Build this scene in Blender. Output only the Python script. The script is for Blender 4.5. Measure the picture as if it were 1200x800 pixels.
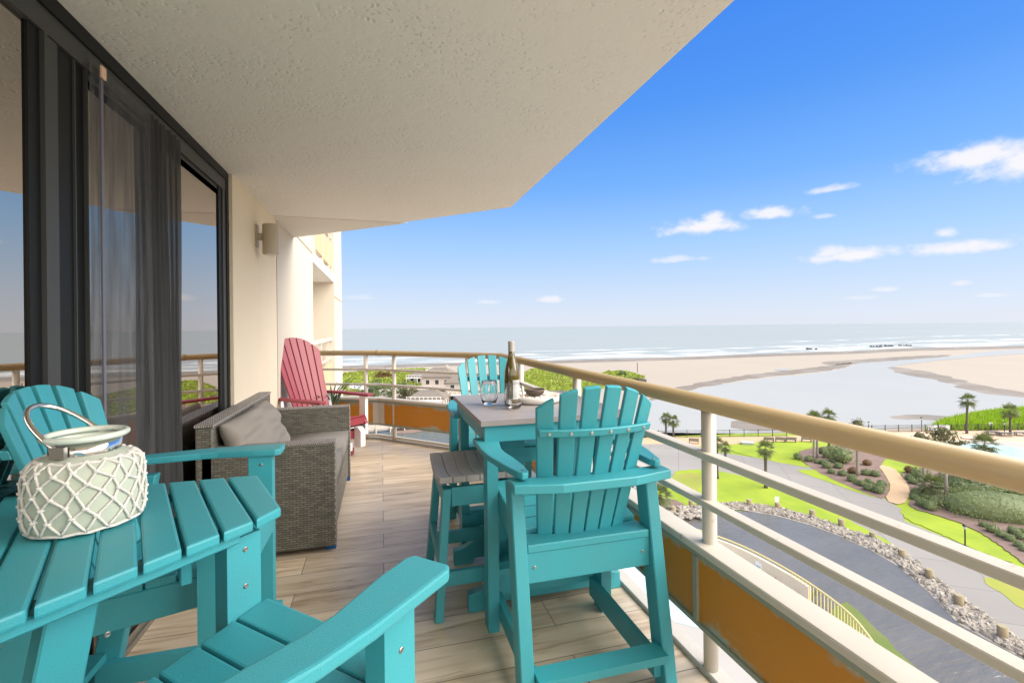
import bpy, bmesh, math, random
from mathutils import Vector, Matrix
random.seed(7)
for o in list(bpy.data.objects): bpy.data.objects.remove(o)
S = bpy.context.scene
COL = S.collection
PI = math.pi
R = math.radians

# ------------------------------------------------------------------ camera
F, CX, CY, YAW, ROLL, EYE = 560., 600., 383., R(15.3), R(.6), 1.365
fw = Vector((math.sin(YAW), math.cos(YAW), 0)); rt = Vector((math.cos(YAW), -math.sin(YAW), 0)); up = Vector((0, 0, 1))
rc = rt*math.cos(ROLL) - up*math.sin(ROLL); uc = up*math.cos(ROLL) + rt*math.sin(ROLL)
cam = bpy.data.objects.new('camera', bpy.data.cameras.new('camera')); COL.objects.link(cam)
cam.matrix_world = Matrix.Translation((0, 0, EYE)) @ Matrix((rc, uc, -fw)).transposed().to_4x4()
cam.data.sensor_fit = 'HORIZONTAL'; cam.data.sensor_width = 36; cam.data.lens = F/1200*36
cam.data.shift_y = -17/1200; cam.data.clip_start = .05; cam.data.clip_end = 40000
S.camera = cam
S.render.resolution_x, S.render.resolution_y = 1024, 682
def ray(px, py): return fw + rc*((px-CX)/F) - uc*((py-CY)/F)
GZ = -18.6
def G(px, py, z=GZ):                      # pixel of the photograph -> point on a level plane
    d = ray(px, py); t = (z-EYE)/d.z; return Vector((d.x*t, d.y*t, z))

# ------------------------------------------------------------------ light
EXPO = 1.36
SUN_EL, SUN_AZ = R(38), R(112)            # azimuth clockwise from +Y
S.view_settings.view_transform = 'Standard'; S.view_settings.look = 'None'
S.view_settings.exposure = EXPO; S.view_settings.gamma = 1; S.view_settings.use_curve_mapping = False
W = bpy.data.worlds.new('World'); S.world = W; W.use_nodes = True
nt = W.node_tree; N = nt.nodes; L = nt.links; N.clear()
def nn(t, **k):
    n = N.new(t)
    for a, v in k.items(): setattr(n, a, v)
    return n
def wmath(op, a, b=None, c=None, clamp=False):
    n = nn('ShaderNodeMath', operation=op, use_clamp=clamp)
    for i, v in enumerate((a, b, c)):
        if v is None: continue
        if isinstance(v, (int, float)): n.inputs[i].default_value = v
        else: L.new(v, n.inputs[i])
    return n.outputs[0]
tc = nn('ShaderNodeTexCoord'); DIR = tc.outputs['Generated']
sky = nn('ShaderNodeTexSky', sky_type='NISHITA', sun_disc=False, sun_elevation=SUN_EL, sun_rotation=SUN_AZ, air_density=1.0, dust_density=.6, ozone_density=2.0)
sep = nn('ShaderNodeSeparateXYZ'); L.new(DIR, sep.inputs[0])
ramp = nn('ShaderNodeValToRGB'); L.new(sep.outputs[2], ramp.inputs[0])
def lin(c):
    f = lambda v: v/12.92 if v <= .04045 else ((v+.055)/1.055)**2.4
    return tuple(f(v/255) for v in c) + (1,)
cr = ramp.color_ramp
stops = [(0, (224, 231, 246)), (.06, (206, 223, 249)), (.16, (166, 207, 253)), (.27, (116, 178, 253)), (.40, (78, 152, 247)), (.56, (56, 133, 242)), (.75, (150, 185, 240)), (.9, (235, 238, 245))]
while len(cr.elements) < len(stops): cr.elements.new(.5)
for e, (p, c) in zip(cr.elements, stops): e.position = p; e.color = lin(c)
g1 = nn('ShaderNodeVectorMath', operation='SCALE'); L.new(ramp.outputs[0], g1.inputs[0]); g1.inputs['Scale'].default_value = 4.3
mx = nn('ShaderNodeMixRGB'); mx.inputs[0].default_value = .93; L.new(sky.outputs[0], mx.inputs[1]); L.new(g1.outputs[0], mx.inputs[2])
n1 = nn('ShaderNodeTexNoise'); L.new(DIR, n1.inputs['Vector']); n1.inputs['Scale'].default_value = 26; n1.inputs['Detail'].default_value = 6; n1.inputs['Roughness'].default_value = .58
mpz = nn('ShaderNodeMapping'); L.new(DIR, mpz.inputs[0]); mpz.inputs['Scale'].default_value = (1, 1, 1.7)
L.new(mpz.outputs[0], n1.inputs['Vector'])
clouds = [(820, 266, 50, 15, 1), (836, 258, 22, 12, 1), (901, 251, 36, 11, .95), (890, 254, 20, 8, .8), (965, 254, 13, 4, .5), (975, 222, 30, 7, .75), (996, 300, 58, 12, 1), (975, 297, 26, 11, .9),
          (1120, 291, 46, 13, .95), (1106, 274, 13, 10, .8), (1150, 184, 72, 22, 1.1), (1215, 190, 60, 34, 1.1), (795, 304, 40, 6, .6), (645, 351, 19, 6, .75),
          (573, 354, 22, 5, .45), (425, 349, 20, 5, .35), (1037, 339, 17, 5, .6), (1127, 332, 10, 6, .6), (1160, 346, 18, 4, .45), (1008, 349, 20, 4, .35),
          (560, 180, 26, 5, .25), (1330, 260, 90, 22, 1), (1420, 200, 80, 30, 1)]
cm = None
for px, py, w, h, s in clouds:
    c = ray(px, py).normalized(); r_ = c.cross(up).normalized(); u_ = r_.cross(c)
    k = c.dot(fw)/F
    d1 = nn('ShaderNodeVectorMath', operation='DOT_PRODUCT'); L.new(DIR, d1.inputs[0]); d1.inputs[1].default_value = r_/(w*k)
    d2 = nn('ShaderNodeVectorMath', operation='DOT_PRODUCT'); L.new(DIR, d2.inputs[0]); d2.inputs[1].default_value = u_/(h*k)
    d3 = nn('ShaderNodeVectorMath', operation='DOT_PRODUCT'); L.new(DIR, d3.inputs[0]); d3.inputs[1].default_value = c
    b = wmath('SUBTRACT', d2.outputs['Value'], c.dot(u_)/(h*k))
    b = wmath('MULTIPLY', b, wmath('ADD', 1.15, wmath('MULTIPLY', wmath('LESS_THAN', b, 0), .5)))
    q = wmath('SQRT', wmath('ADD', wmath('POWER', d1.outputs['Value'], 2), wmath('POWER', b, 2)))
    q = wmath('ADD', q, wmath('MULTIPLY', wmath('LESS_THAN', d3.outputs['Value'], .5), 50))
    q = wmath('ADD', q, wmath('MULTIPLY', wmath('SUBTRACT', n1.outputs[0], .5), 1.9))
    mr = nn('ShaderNodeMapRange', interpolation_type='SMOOTHSTEP'); L.new(q, mr.inputs[0])
    mr.inputs[1].default_value = 1.12; mr.inputs[2].default_value = .2; mr.inputs[3].default_value = 0; mr.inputs[4].default_value = min(1, s)
    cm = mr.outputs[0] if cm is None else wmath('MAXIMUM', cm, mr.outputs[0])
cmx = nn('ShaderNodeMixRGB'); L.new(wmath('MULTIPLY', cm, .96), cmx.inputs[0]); L.new(mx.outputs[0], cmx.inputs[1]); cmx.inputs[2].default_value = (4.1, 4.05, 4.2, 1)
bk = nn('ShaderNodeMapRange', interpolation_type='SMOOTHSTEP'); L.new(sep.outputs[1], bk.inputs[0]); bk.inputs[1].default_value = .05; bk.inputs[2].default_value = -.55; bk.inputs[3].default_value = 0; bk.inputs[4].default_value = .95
bank = nn('ShaderNodeMixRGB'); L.new(bk.outputs[0], bank.inputs[0]); L.new(cmx.outputs[0], bank.inputs[1]); bank.inputs[2].default_value = (12.5, 12.2, 11.7, 1)   # added fill: unseen bright sky behind the camera, lightening the balcony
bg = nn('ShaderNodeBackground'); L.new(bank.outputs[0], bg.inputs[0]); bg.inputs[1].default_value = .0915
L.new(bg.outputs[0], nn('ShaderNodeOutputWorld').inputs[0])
sun = bpy.data.objects.new('sun', bpy.data.lights.new('sun', 'SUN')); COL.objects.link(sun)
sun.data.energy = 2.6; sun.data.angle = R(60); sun.data.color = (1, .93, .82)
sd = Vector((math.sin(SUN_AZ)*math.cos(SUN_EL), math.cos(SUN_AZ)*math.cos(SUN_EL), math.sin(SUN_EL)))
sun.rotation_euler = sd.to_track_quat('Z', 'Y').to_euler(); sun.location = (30, -10, 30)

# ------------------------------------------------------------------ materials
def mat(name, col, rough=.6, var=0., vscale=3., bump=0., bscale=60., col2=None, spec=.5, metal=0., stretch=None, detail=4., coords='Object', alpha=None):
    m = bpy.data.materials.new(name); m.use_nodes = True
    t = m.node_tree; p = t.nodes['Principled BSDF']; lk = t.links.new
    p.inputs['Base Color'].default_value = (*col, 1); p.inputs['Roughness'].default_value = rough; p.inputs['Metallic'].default_value = metal
    p.inputs['Specular IOR Level'].default_value = spec
    co = t.nodes.new('ShaderNodeTexCoord'); v = co.outputs[coords]
    if stretch:
        mp = t.nodes.new('ShaderNodeMapping'); mp.inputs['Scale'].default_value = stretch; lk(v, mp.inputs[0]); v = mp.outputs[0]
    if var:
        a = t.nodes.new('ShaderNodeTexNoise'); a.inputs['Scale'].default_value = vscale; a.inputs['Detail'].default_value = detail; lk(v, a.inputs['Vector'])
        rm = t.nodes.new('ShaderNodeMapRange'); rm.inputs[1].default_value = .5-.15/max(var, .3); rm.inputs[2].default_value = .5+.15/max(var, .3); lk(a.outputs[0], rm.inputs[0])
        x = t.nodes.new('ShaderNodeMixRGB'); c2 = col2 or tuple(c*(1-var) for c in col)
        x.inputs[1].default_value = (*col, 1); x.inputs[2].default_value = (*c2, 1); lk(rm.outputs[0], x.inputs[0]); lk(x.outputs[0], p.inputs['Base Color'])
    if bump:
        b = t.nodes.new('ShaderNodeTexNoise'); b.inputs['Scale'].default_value = bscale; b.inputs['Detail'].default_value = 5; lk(v, b.inputs['Vector'])
        bp = t.nodes.new('ShaderNodeBump'); bp.inputs['Strength'].default_value = bump; bp.inputs['Distance'].default_value = .01; lk(b.outputs[0], bp.inputs['Height']); lk(bp.outputs[0], p.inputs['Normal'])
    if alpha is not None: p.inputs['Alpha'].default_value = alpha
    return m
def nodes(m): return m.node_tree, m.node_tree.nodes, m.node_tree.links.new, m.node_tree.nodes['Principled BSDF']

TEAL = mat('teal_poly_lumber', (.028, .325, .385), .45, .35, 6, .16, 380, col2=(.055, .285, .325), stretch=(1, 1, 1))
RED = mat('red_poly_lumber', (.28, .04, .055), .42, .15, 9, .08, 400)
WHITE = mat('white_poly_lumber', (.78, .75, .74), .45, .08, 8, .06, 300)
GREYW = mat('grey_poly_lumber', (.46, .43, .42), .5, .25, 14, .12, 300, stretch=(1, 12, 1))
TABLET = mat('grey_table_lumber', (.33, .29, .28), .42, .22, 10, .08, 300, stretch=(1, 10, 1))
STEEL = mat('stainless_steel', (.34, .33, .31), .42, metal=1.)
CHROME = mat('polished_chrome', (.8, .78, .75), .08, metal=1.)
BRONZE = mat('dark_bronze_frame', (.012, .0125, .0125), .5, .3, 4, spec=.2)
BRONZE2 = mat('grey_bronze_frame', (.06, .061, .059), .5, .2, 4, spec=.3)
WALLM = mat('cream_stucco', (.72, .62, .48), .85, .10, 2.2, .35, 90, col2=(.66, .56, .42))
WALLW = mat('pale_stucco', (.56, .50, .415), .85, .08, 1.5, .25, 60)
FASC = mat('white_fascia', (.72, .70, .67), .7, .05, 3)
RAILY = mat('tan_rail_paint', (.42, .315, .175), .35, .25, 2.5, .03, 40, col2=(.36, .255, .12), stretch=(1, .35, 1))
RAILW = mat('cream_rail_paint', (.57, .525, .455), .45, .22, 5, .05, 60, col2=(.48, .43, .36))
t, n, lk, p = nodes(RAILW); src = p.inputs['Base Color'].links[0].from_socket; co = n.new('ShaderNodeTexCoord'); a = n.new('ShaderNodeTexNoise'); a.inputs['Scale'].default_value = 22; a.inputs['Detail'].default_value = 3; lk(co.outputs['Object'], a.inputs['Vector'])
r3 = n.new('ShaderNodeMapRange'); r3.inputs[1].default_value = .67; r3.inputs[2].default_value = .76; r3.inputs[4].default_value = .55; lk(a.outputs[0], r3.inputs[0]); xm = n.new('ShaderNodeMixRGB'); lk(r3.outputs[0], xm.inputs[0]); lk(src, xm.inputs[1]); xm.inputs[2].default_value = (.30, .24, .17, 1); lk(xm.outputs[0], p.inputs['Base Color'])
PANEL = mat('orange_panel_paint', (.56, .22, .012), .5, .35, 3.2, .05, 50, col2=(.46, .19, .018))
t, n, lk, p = nodes(PANEL); base_in = p.inputs['Base Color'].links[0].from_socket
uv = n.new('ShaderNodeUVMap'); sx_ = n.new('ShaderNodeSeparateXYZ'); lk(uv.outputs[0], sx_.inputs[0])
def pm_(op, a, b):
    q = n.new('ShaderNodeMath'); q.operation = op
    for i, v in enumerate((a, b)):
        if isinstance(v, float): q.inputs[i].default_value = v
        else: lk(v, q.inputs[i])
    return q.outputs[0]
ed_ = pm_('MINIMUM', pm_('SUBTRACT', sx_.outputs[1], .2035), pm_('SUBTRACT', .4583, sx_.outputs[1]))
nz = n.new('ShaderNodeTexNoise'); nz.inputs['Scale'].default_value = 5; nz.inputs['Detail'].default_value = 8; nz.inputs['Roughness'].default_value = .65; lk(uv.outputs[0], nz.inputs['Vector'])
mpn = n.new('ShaderNodeMapping'); mpn.inputs['Rotation'].default_value = (0, 0, .35); mpn.inputs['Scale'].default_value = (2.2, 14, 1); lk(uv.outputs[0], mpn.inputs[0])
nz2 = n.new('ShaderNodeTexNoise'); nz2.inputs['Scale'].default_value = 1.6; nz2.inputs['Detail'].default_value = 6; lk(mpn.outputs[0], nz2.inputs['Vector'])
r8 = n.new('ShaderNodeMapRange'); r8.inputs[1].default_value = .030; r8.inputs[2].default_value = .0; lk(pm_('ADD', ed_, pm_('MULTIPLY', pm_('SUBTRACT', nz.outputs[0], .46), .26)), r8.inputs[0])
r9 = n.new('ShaderNodeMapRange'); r9.inputs[1].default_value = .60; r9.inputs[2].default_value = .74; r9.inputs[4].default_value = .38; lk(nz2.outputs[0], r9.inputs[0])
xa = n.new('ShaderNodeMixRGB'); lk(r9.outputs[0], xa.inputs[0]); lk(base_in, xa.inputs[1]); xa.inputs[2].default_value = (.42, .33, .22, 1)
xb = n.new('ShaderNodeMixRGB'); lk(r8.outputs[0], xb.inputs[0]); lk(xa.outputs[0], xb.inputs[1]); xb.inputs[2].default_value = (.36, .38, .31, 1); lk(xb.outputs[0], p.inputs['Base Color'])
FASCORANGE = mat('yellow_panel_paint', (.55, .42, .24), .6, .1, 2)
CURBM = mat('white_concrete_curb', (.52, .49, .455), .8, .2, 5, .15, 80)
CUSH = mat('grey_cushion_fabric', (.27, .243, .213), .95, .15, 6, .35, 700)
PIPE = mat('cushion_piping', (.33, .30, .27), .9)
BOTTLE = mat('amber_bottle_glass', (.085, .058, .008), .06, spec=.8)
LABELW = mat('bottle_label', (.62, .6, .57), .6, .3, 30, col2=(.3, .3, .3))
CAPM = mat('bottle_cap', (.42, .37, .32), .45, .1, 40)
DISH = mat('white_ceramic', (.80, .77, .72), .3)
BOWL = mat('coconut_shell', (.05, .035, .028), .55, .4, 30, .3, 90, col2=(.11, .08, .06))
SHELL = mat('sea_shells', (.66, .50, .43), .5, .5, 60, col2=(.85, .78, .7))
ROPE = mat('white_rope', (.86, .83, .79), .95, .25, 60, .5, 500, col2=(.68, .64, .58))
FIXT = mat('beige_metal_fixture', (.42, .36, .265), .5, .12, 6)
BLUE = mat('blue_plastic', (.008, .10, .30), .4)
TAGM = mat('tan_tag', (.75, .5, .35), .6)
AGAVE = mat('snake_plant_leaf', (.018, .05, .03), .45, .5, 14, col2=(.05, .10, .05))
POTM = mat('clay_pot', (.25, .12, .07), .8, .2, 10)

# glazing: dark tinted reflective pane
GLASS = mat('tinted_glass', (.012, .014, .015), .015, spec=1.); GLASS.node_tree.nodes['Principled BSDF'].inputs['IOR'].default_value = 2.3
GLASS.node_tree.nodes['Principled BSDF'].inputs['Metallic'].default_value = 1.; GLASS.node_tree.nodes['Principled BSDF'].inputs['Base Color'].default_value = (.52, .475, .43, 1); GLASS.node_tree.nodes['Principled BSDF'].inputs['Specular Tint'].default_value = (.93, .92, .93, 1)
def clear_glass(name, col, rough=0.02, ior=1.45):
    m = mat(name, col, rough); p = m.node_tree.nodes['Principled BSDF']; p.inputs['Transmission Weight'].default_value = 1; p.inputs['IOR'].default_value = ior; return m
TUMB = clear_glass('tumbler_glass', (.97, .98, .98))
JAR = clear_glass('frosted_green_glass', (.72, .86, .74), .42, 1.3)
_t, _n, _l, _p = nodes(JAR); _p.inputs['Transmission Weight'].default_value = .35; _p.inputs['Base Color'].default_value = (.70, .75, .63, 1); _p.inputs['Roughness'].default_value = .4
CANDLE = mat('cream_candle', (.62, .60, .30), .6)

# woven wicker
WICK = mat('woven_resin_wicker', (.13, .125, .11), .5)
t, n, lk, p = nodes(WICK)
uv = n.new('ShaderNodeUVMap'); br = n.new('ShaderNodeTexBrick'); lk(uv.outputs[0], br.inputs['Vector'])
br.inputs['Scale'].default_value = 1; br.inputs['Brick Width'].default_value = .040; br.inputs['Row Height'].default_value = .0135; br.inputs['Mortar Size'].default_value = .0016; br.inputs['Mortar Smooth'].default_value = .6
br.inputs['Color1'].default_value = (.22, .208, .172, 1); br.inputs['Color2'].default_value = (.13, .124, .10, 1); br.inputs['Mortar'].default_value = (.02, .02, .018, 1)
br.offset = .5
lk(br.outputs[0], p.inputs['Base Color']); bp = n.new('ShaderNodeBump'); bp.inputs['Strength'].default_value = .9; bp.inputs['Distance'].default_value = .004; bp.invert = True; lk(br.outputs['Fac'], bp.inputs['Height']); lk(bp.outputs[0], p.inputs['Normal'])
WICKE = mat('pale_wicker_edge', (.36, .33, .29), .6)
t, n, lk, p = nodes(WICKE)
uv = n.new('ShaderNodeUVMap'); br = n.new('ShaderNodeTexBrick'); lk(uv.outputs[0], br.inputs['Vector'])
br.inputs['Scale'].default_value = 1; br.inputs['Brick Width'].default_value = .012; br.inputs['Row Height'].default_value = .02; br.inputs['Mortar Size'].default_value = .002
br.inputs['Color1'].default_value = (.42, .38, .34, 1); br.inputs['Color2'].default_value = (.27, .25, .22, 1); br.inputs['Mortar'].default_value = (.06, .055, .05, 1)
lk(br.outputs[0], p.inputs['Base Color'])

# wood-look tile floor
FLOOR = mat('wood_look_tile', (.5, .4, .3), .32)
t, n, lk, p = nodes(FLOOR)
uv = n.new('ShaderNodeUVMap'); br = n.new('ShaderNodeTexBrick'); lk(uv.outputs[0], br.inputs['Vector'])
br.inputs['Scale'].default_value = 1; br.inputs['Brick Width'].default_value = 1.2; br.inputs['Row Height'].default_value = .206; br.inputs['Mortar Size'].default_value = .0022; br.inputs['Mortar Smooth'].default_value = 0; br.offset = .37; br.offset_frequency = 2; br.inputs['Bias'].default_value = 0
br.inputs['Color1'].default_value = (0, 0, 0, 1); br.inputs['Color2'].default_value = (1, 1, 1, 1); br.inputs['Mortar'].default_value = (.5, .5, .5, 1)
sc = n.new('ShaderNodeVectorMath'); sc.operation = 'MULTIPLY_ADD'; lk(br.outputs[0], sc.inputs[0]); sc.inputs[1].default_value = (3.7, 9.3, 5.1); lk(uv.outputs[0], sc.inputs[2])
m1 = n.new('ShaderNodeMapping'); m1.inputs['Scale'].default_value = (1.3, 11, 1); lk(sc.outputs[0], m1.inputs[0])
a = n.new('ShaderNodeTexNoise'); a.inputs['Scale'].default_value = 1.6; a.inputs['Detail'].default_value = 7; a.inputs['Distortion'].default_value = .8; lk(m1.outputs[0], a.inputs['Vector'])
rp = n.new('ShaderNodeValToRGB'); lk(a.outputs[0], rp.inputs[0]); e = rp.color_ramp.elements
e[0].position = .25; e[0].color = (.38, .275, .18, 1); e[1].position = .72; e[1].color = (.80, .675, .52, 1)
x1 = rp.color_ramp.elements.new(.40); x1.color = (.64, .51, .36, 1); x2 = rp.color_ramp.elements.new(.52); x2.color = (.73, .60, .445, 1)
m2 = n.new('ShaderNodeMapping'); m2.inputs['Scale'].default_value = (1.1, 5.5, 1); lk(sc.outputs[0], m2.inputs[0])
a2 = n.new('ShaderNodeTexNoise'); a2.inputs['Scale'].default_value = 2.3; a2.inputs['Detail'].default_value = 3; a2.inputs['Distortion'].default_value = 1.5; lk(m2.outputs[0], a2.inputs['Vector'])
r2 = n.new('ShaderNodeMapRange'); r2.inputs[1].default_value = .62; r2.inputs[2].default_value = .78; lk(a2.outputs[0], r2.inputs[0])
k1 = n.new('ShaderNodeMixRGB'); k1.blend_type = 'MULTIPLY'; lk(r2.outputs[0], k1.inputs[0]); lk(rp.outputs[0], k1.inputs[1]); k1.inputs[2].default_value = (.52, .45, .40, 1)
k0 = n.new('ShaderNodeMixRGB'); k0.blend_type = 'MULTIPLY'; k0.inputs[0].default_value = .25; lk(k1.outputs[0], k0.inputs[1]); lk(br.outputs[0], k0.inputs[2])
k2 = n.new('ShaderNodeMixRGB'); lk(br.outputs['Fac'], k2.inputs[0]); lk(k0.outputs[0], k2.inputs[1]); k2.inputs[2].default_value = (.20, .16, .12, 1); lk(k2.outputs[0], p.inputs['Base Color'])
bp = n.new('ShaderNodeBump'); bp.inputs['Strength'].default_value = .25; bp.inputs['Distance'].default_value = .002; bp.invert = True; lk(br.outputs['Fac'], bp.inputs['Height'])
bp2 = n.new('ShaderNodeBump'); bp2.inputs['Strength'].default_value = .12; bp2.inputs['Distance'].default_value = .004; lk(a.outputs[0], bp2.inputs['Height']); lk(bp.outputs[0], bp2.inputs['Normal']); lk(bp2.outputs[0], p.inputs['Normal'])

# knock-down stucco ceiling
CEIL = mat('stucco_ceiling', (.78, .765, .72), .9, .08, .8, col2=(.77, .745, .69))
t, n, lk, p = nodes(CEIL)
co = n.new('ShaderNodeTexCoord')
w1 = n.new('ShaderNodeTexNoise'); w1.inputs['Scale'].default_value = 26; w1.inputs['Detail'].default_value = 3; lk(co.outputs['Object'], w1.inputs['Vector'])
wa = n.new('ShaderNodeVectorMath'); wa.operation = 'MULTIPLY_ADD'; lk(w1.outputs['Color'], wa.inputs[0]); wa.inputs[1].default_value = (.035, .035, .035); lk(co.outputs['Object'], wa.inputs[2])
v1 = n.new('ShaderNodeTexVoronoi'); v1.inputs['Scale'].default_value = 38; lk(wa.outputs[0], v1.inputs['Vector'])
pit = n.new('ShaderNodeMapRange'); pit.inputs[1].default_value = .12; pit.inputs[2].default_value = .42; pit.inputs[3].default_value = 0; pit.inputs[4].default_value = 1; lk(v1.outputs[0], pit.inputs[0])
w2 = n.new('ShaderNodeTexNoise'); w2.inputs['Scale'].default_value = 3.2; w2.inputs['Detail'].default_value = 5; w2.inputs['Roughness'].default_value = .62; lk(co.outputs['Object'], w2.inputs['Vector'])
mk = n.new('ShaderNodeMapRange'); mk.inputs[1].default_value = .44; mk.inputs[2].default_value = .60; mk.inputs[3].default_value = .12; lk(w2.outputs[0], mk.inputs[0])
iv = n.new('ShaderNodeMath'); iv.operation = 'SUBTRACT'; iv.inputs[0].default_value = 1; lk(pit.outputs[0], iv.inputs[1])
mm = n.new('ShaderNodeMath'); mm.operation = 'MULTIPLY'; lk(iv.outputs[0], mm.inputs[0]); lk(mk.outputs[0], mm.inputs[1])
w3 = n.new('ShaderNodeTexNoise'); w3.inputs['Scale'].default_value = 14; w3.inputs['Detail'].default_value = 6; lk(co.outputs['Object'], w3.inputs['Vector'])
ad = n.new('ShaderNodeMath'); ad.operation = 'MULTIPLY_ADD'; lk(mm.outputs[0], ad.inputs[0]); ad.inputs[1].default_value = -.8; lk(w3.outputs[0], ad.inputs[2])
bp = n.new('ShaderNodeBump'); bp.inputs['Strength'].default_value = .7; bp.inputs['Distance'].default_value = .0075; lk(ad.outputs[0], bp.inputs['Height']); lk(bp.outputs[0], p.inputs['Normal'])

# mesh screen: dark woven net, half see-through
SCREEN = bpy.data.materials.new('black_mesh_screen'); SCREEN.use_nodes = True
t, n, lk, p = nodes(SCREEN); p.inputs['Base Color'].default_value = (.09, .09, .093, 1); p.inputs['Roughness'].default_value = .8
uv = n.new('ShaderNodeUVMap'); wv = n.new('ShaderNodeTexNoise'); wv.inputs['Scale'].default_value = 7; wv.inputs['Detail'].default_value = 3
mp = n.new('ShaderNodeMapping'); mp.inputs['Scale'].default_value = (3, .35, 1); lk(uv.outputs[0], mp.inputs[0]); lk(mp.outputs[0], wv.inputs['Vector'])
r3 = n.new('ShaderNodeMapRange'); r3.inputs[1].default_value = .3; r3.inputs[2].default_value = .75; r3.inputs[3].default_value = .28; r3.inputs[4].default_value = .72; lk(wv.outputs[0], r3.inputs[0]); lk(r3.outputs[0], p.inputs['Alpha'])
SCREEN2 = mat('gathered_mesh_screen', (.05, .05, .05), .85, .5, 5, .3, 30, col2=(.028, .028, .029), stretch=(6, 22, .5), alpha=.86)

# ------------------------------------------------------------------ mesh helpers
def boxuv(bm):
    u = bm.loops.layers.uv.verify()
    for f in bm.faces:
        a = [abs(c) for c in f.normal]; i = a.index(max(a))
        for l in f.loops:
            c = l.vert.co; l[u].uv = (c.y, c.z) if i == 0 else (c.x, c.z) if i == 1 else (c.x, c.y)
def obj(name, bm, m, parent=None, smooth=False, bev=0., uv=True, seg=1, loc=None):
    if bev:
        ed = [e for e in bm.edges if len(e.link_faces) == 2 and e.calc_face_angle(0) > .6]
        bmesh.ops.bevel(bm, geom=ed, offset=bev, segments=seg, affect='EDGES', profile=.6, clamp_overlap=True)
    bm.normal_update()
    if uv: boxuv(bm)
    me = bpy.data.meshes.new(name); bm.to_mesh(me); bm.free(); me.materials.append(m)
    if smooth:
        for pl in me.polygons: pl.use_smooth = True
    o = bpy.data.objects.new(name, me); COL.objects.link(o)
    if parent: o.parent = parent
    if loc is not None: o.location = loc
    return o
def B(): return bmesh.new()
def box(bm, x0, x1, y0, y1, z0, z1, M=None):
    vs = [bm.verts.new(Vector(c)) for c in ((x0, y0, z0), (x1, y0, z0), (x1, y1, z0), (x0, y1, z0), (x0, y0, z1), (x1, y0, z1), (x1, y1, z1), (x0, y1, z1))]
    if M:
        for v in vs: v.co = M @ v.co
    for f in ((3, 2, 1, 0), (4, 5, 6, 7), (0, 1, 5, 4), (1, 2, 6, 5), (2, 3, 7, 6), (3, 0, 4, 7)): bm.faces.new([vs[i] for i in f])
    return bm
def loft(bm, rings, cap=True, closed=True):
    rs = [[bm.verts.new(Vector(c)) for c in r] for r in rings]; k = len(rs[0])
    for a, b in zip(rs, rs[1:]):
        for i in range(k if closed else k-1):
            j = (i+1) % k; bm.faces.new((a[i], a[j], b[j], b[i]))
    if cap: bm.faces.new(rs[0][::-1]); bm.faces.new(rs[-1])
    return rs
def prism(bm, poly, z0, z1, f=None):       # poly in (a,b); extruded along c; f maps (a,b,c)->xyz
    f = f or (lambda a, b, c: (a, b, c))
    ar = sum(p[0]*q[1]-q[0]*p[1] for p, q in zip(poly, poly[1:]+poly[:1]))
    if ar < 0: poly = poly[::-1]
    loft(bm, [[f(a, b, z0) for a, b in poly], [f(a, b, z1) for a, b in poly]])
    bmesh.ops.recalc_face_normals(bm, faces=bm.faces[:])
    return bm
def yz(bm, poly, x0, x1): return prism(bm, poly, x0, x1, lambda a, b, c: (c, a, b))
def xz(bm, poly, y0, y1): return prism(bm, poly, y0, y1, lambda a, b, c: (a, c, b))
def tube(bm, pts, r, k=12, cap=True):
    pts = [Vector(p) for p in pts]; rr = r if isinstance(r, (list, tuple)) else [r]*len(pts); rings = []
    ref = None
    for i, p in enumerate(pts):
        d = (pts[min(i+1, len(pts)-1)]-pts[max(i-1, 0)]).normalized()
        if ref is None: ref = Vector((0, 0, 1)) if abs(d.z) < .9 else Vector((1, 0, 0))
        a = (ref-d*ref.dot(d)).normalized(); b = d.cross(a); ref = a
        sc_ = 1.
        if 0 < i < len(pts)-1:
            c = (p-pts[i-1]).normalized().dot((pts[i+1]-p).normalized()); sc_ = min(1.6, 1/max(.3, math.sqrt((1+c)/2)))
        rings.append([p+(a*math.cos(2*PI*j/k)+b*math.sin(2*PI*j/k))*rr[i] for j in range(k)])
    loft(bm, rings, cap); return bm
def lathe(bm, prof, k=32, c=(0, 0, 0)):
    rings = [[(c[0]+max(r, 1e-4)*math.cos(2*PI*j/k), c[1]+max(r, 1e-4)*math.sin(2*PI*j/k), c[2]+z) for j in range(k)] for r, z in prof]
    loft(bm, rings, True); return bm
def sheet(bm, pts):
    f = bm.faces.new([bm.verts.new(Vector(p)) for p in pts]); f.normal_update()
    if f.normal.z < 0: f.normal_flip()
    return bm
def tag(o, label, cat, group=None, kind=None):
    if label: o['label'] = label
    if cat: o['category'] = cat
    if group: o['group'] = group
    if kind: o['kind'] = kind
    return o
def thing(name, label, cat, loc=(0, 0, 0), rz=0, group=None):
    o = bpy.data.objects.new(name, None); COL.objects.link(o); o.empty_display_size = .1
    o.location = loc; o.rotation_euler.z = rz; return tag(o, label, cat, group)
KIDS = {}
def copy_tree(o, parent=None):
    c = o.copy(); COL.objects.link(c)
    if parent: c.parent = parent
    for ch in [x for x in COL.objects if x.parent == o]: copy_tree(ch, c)
    return c
def struct(name, bm, m, **k):
    o = obj(name, bm, m, **k); o['kind'] = 'structure'; return o

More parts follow.
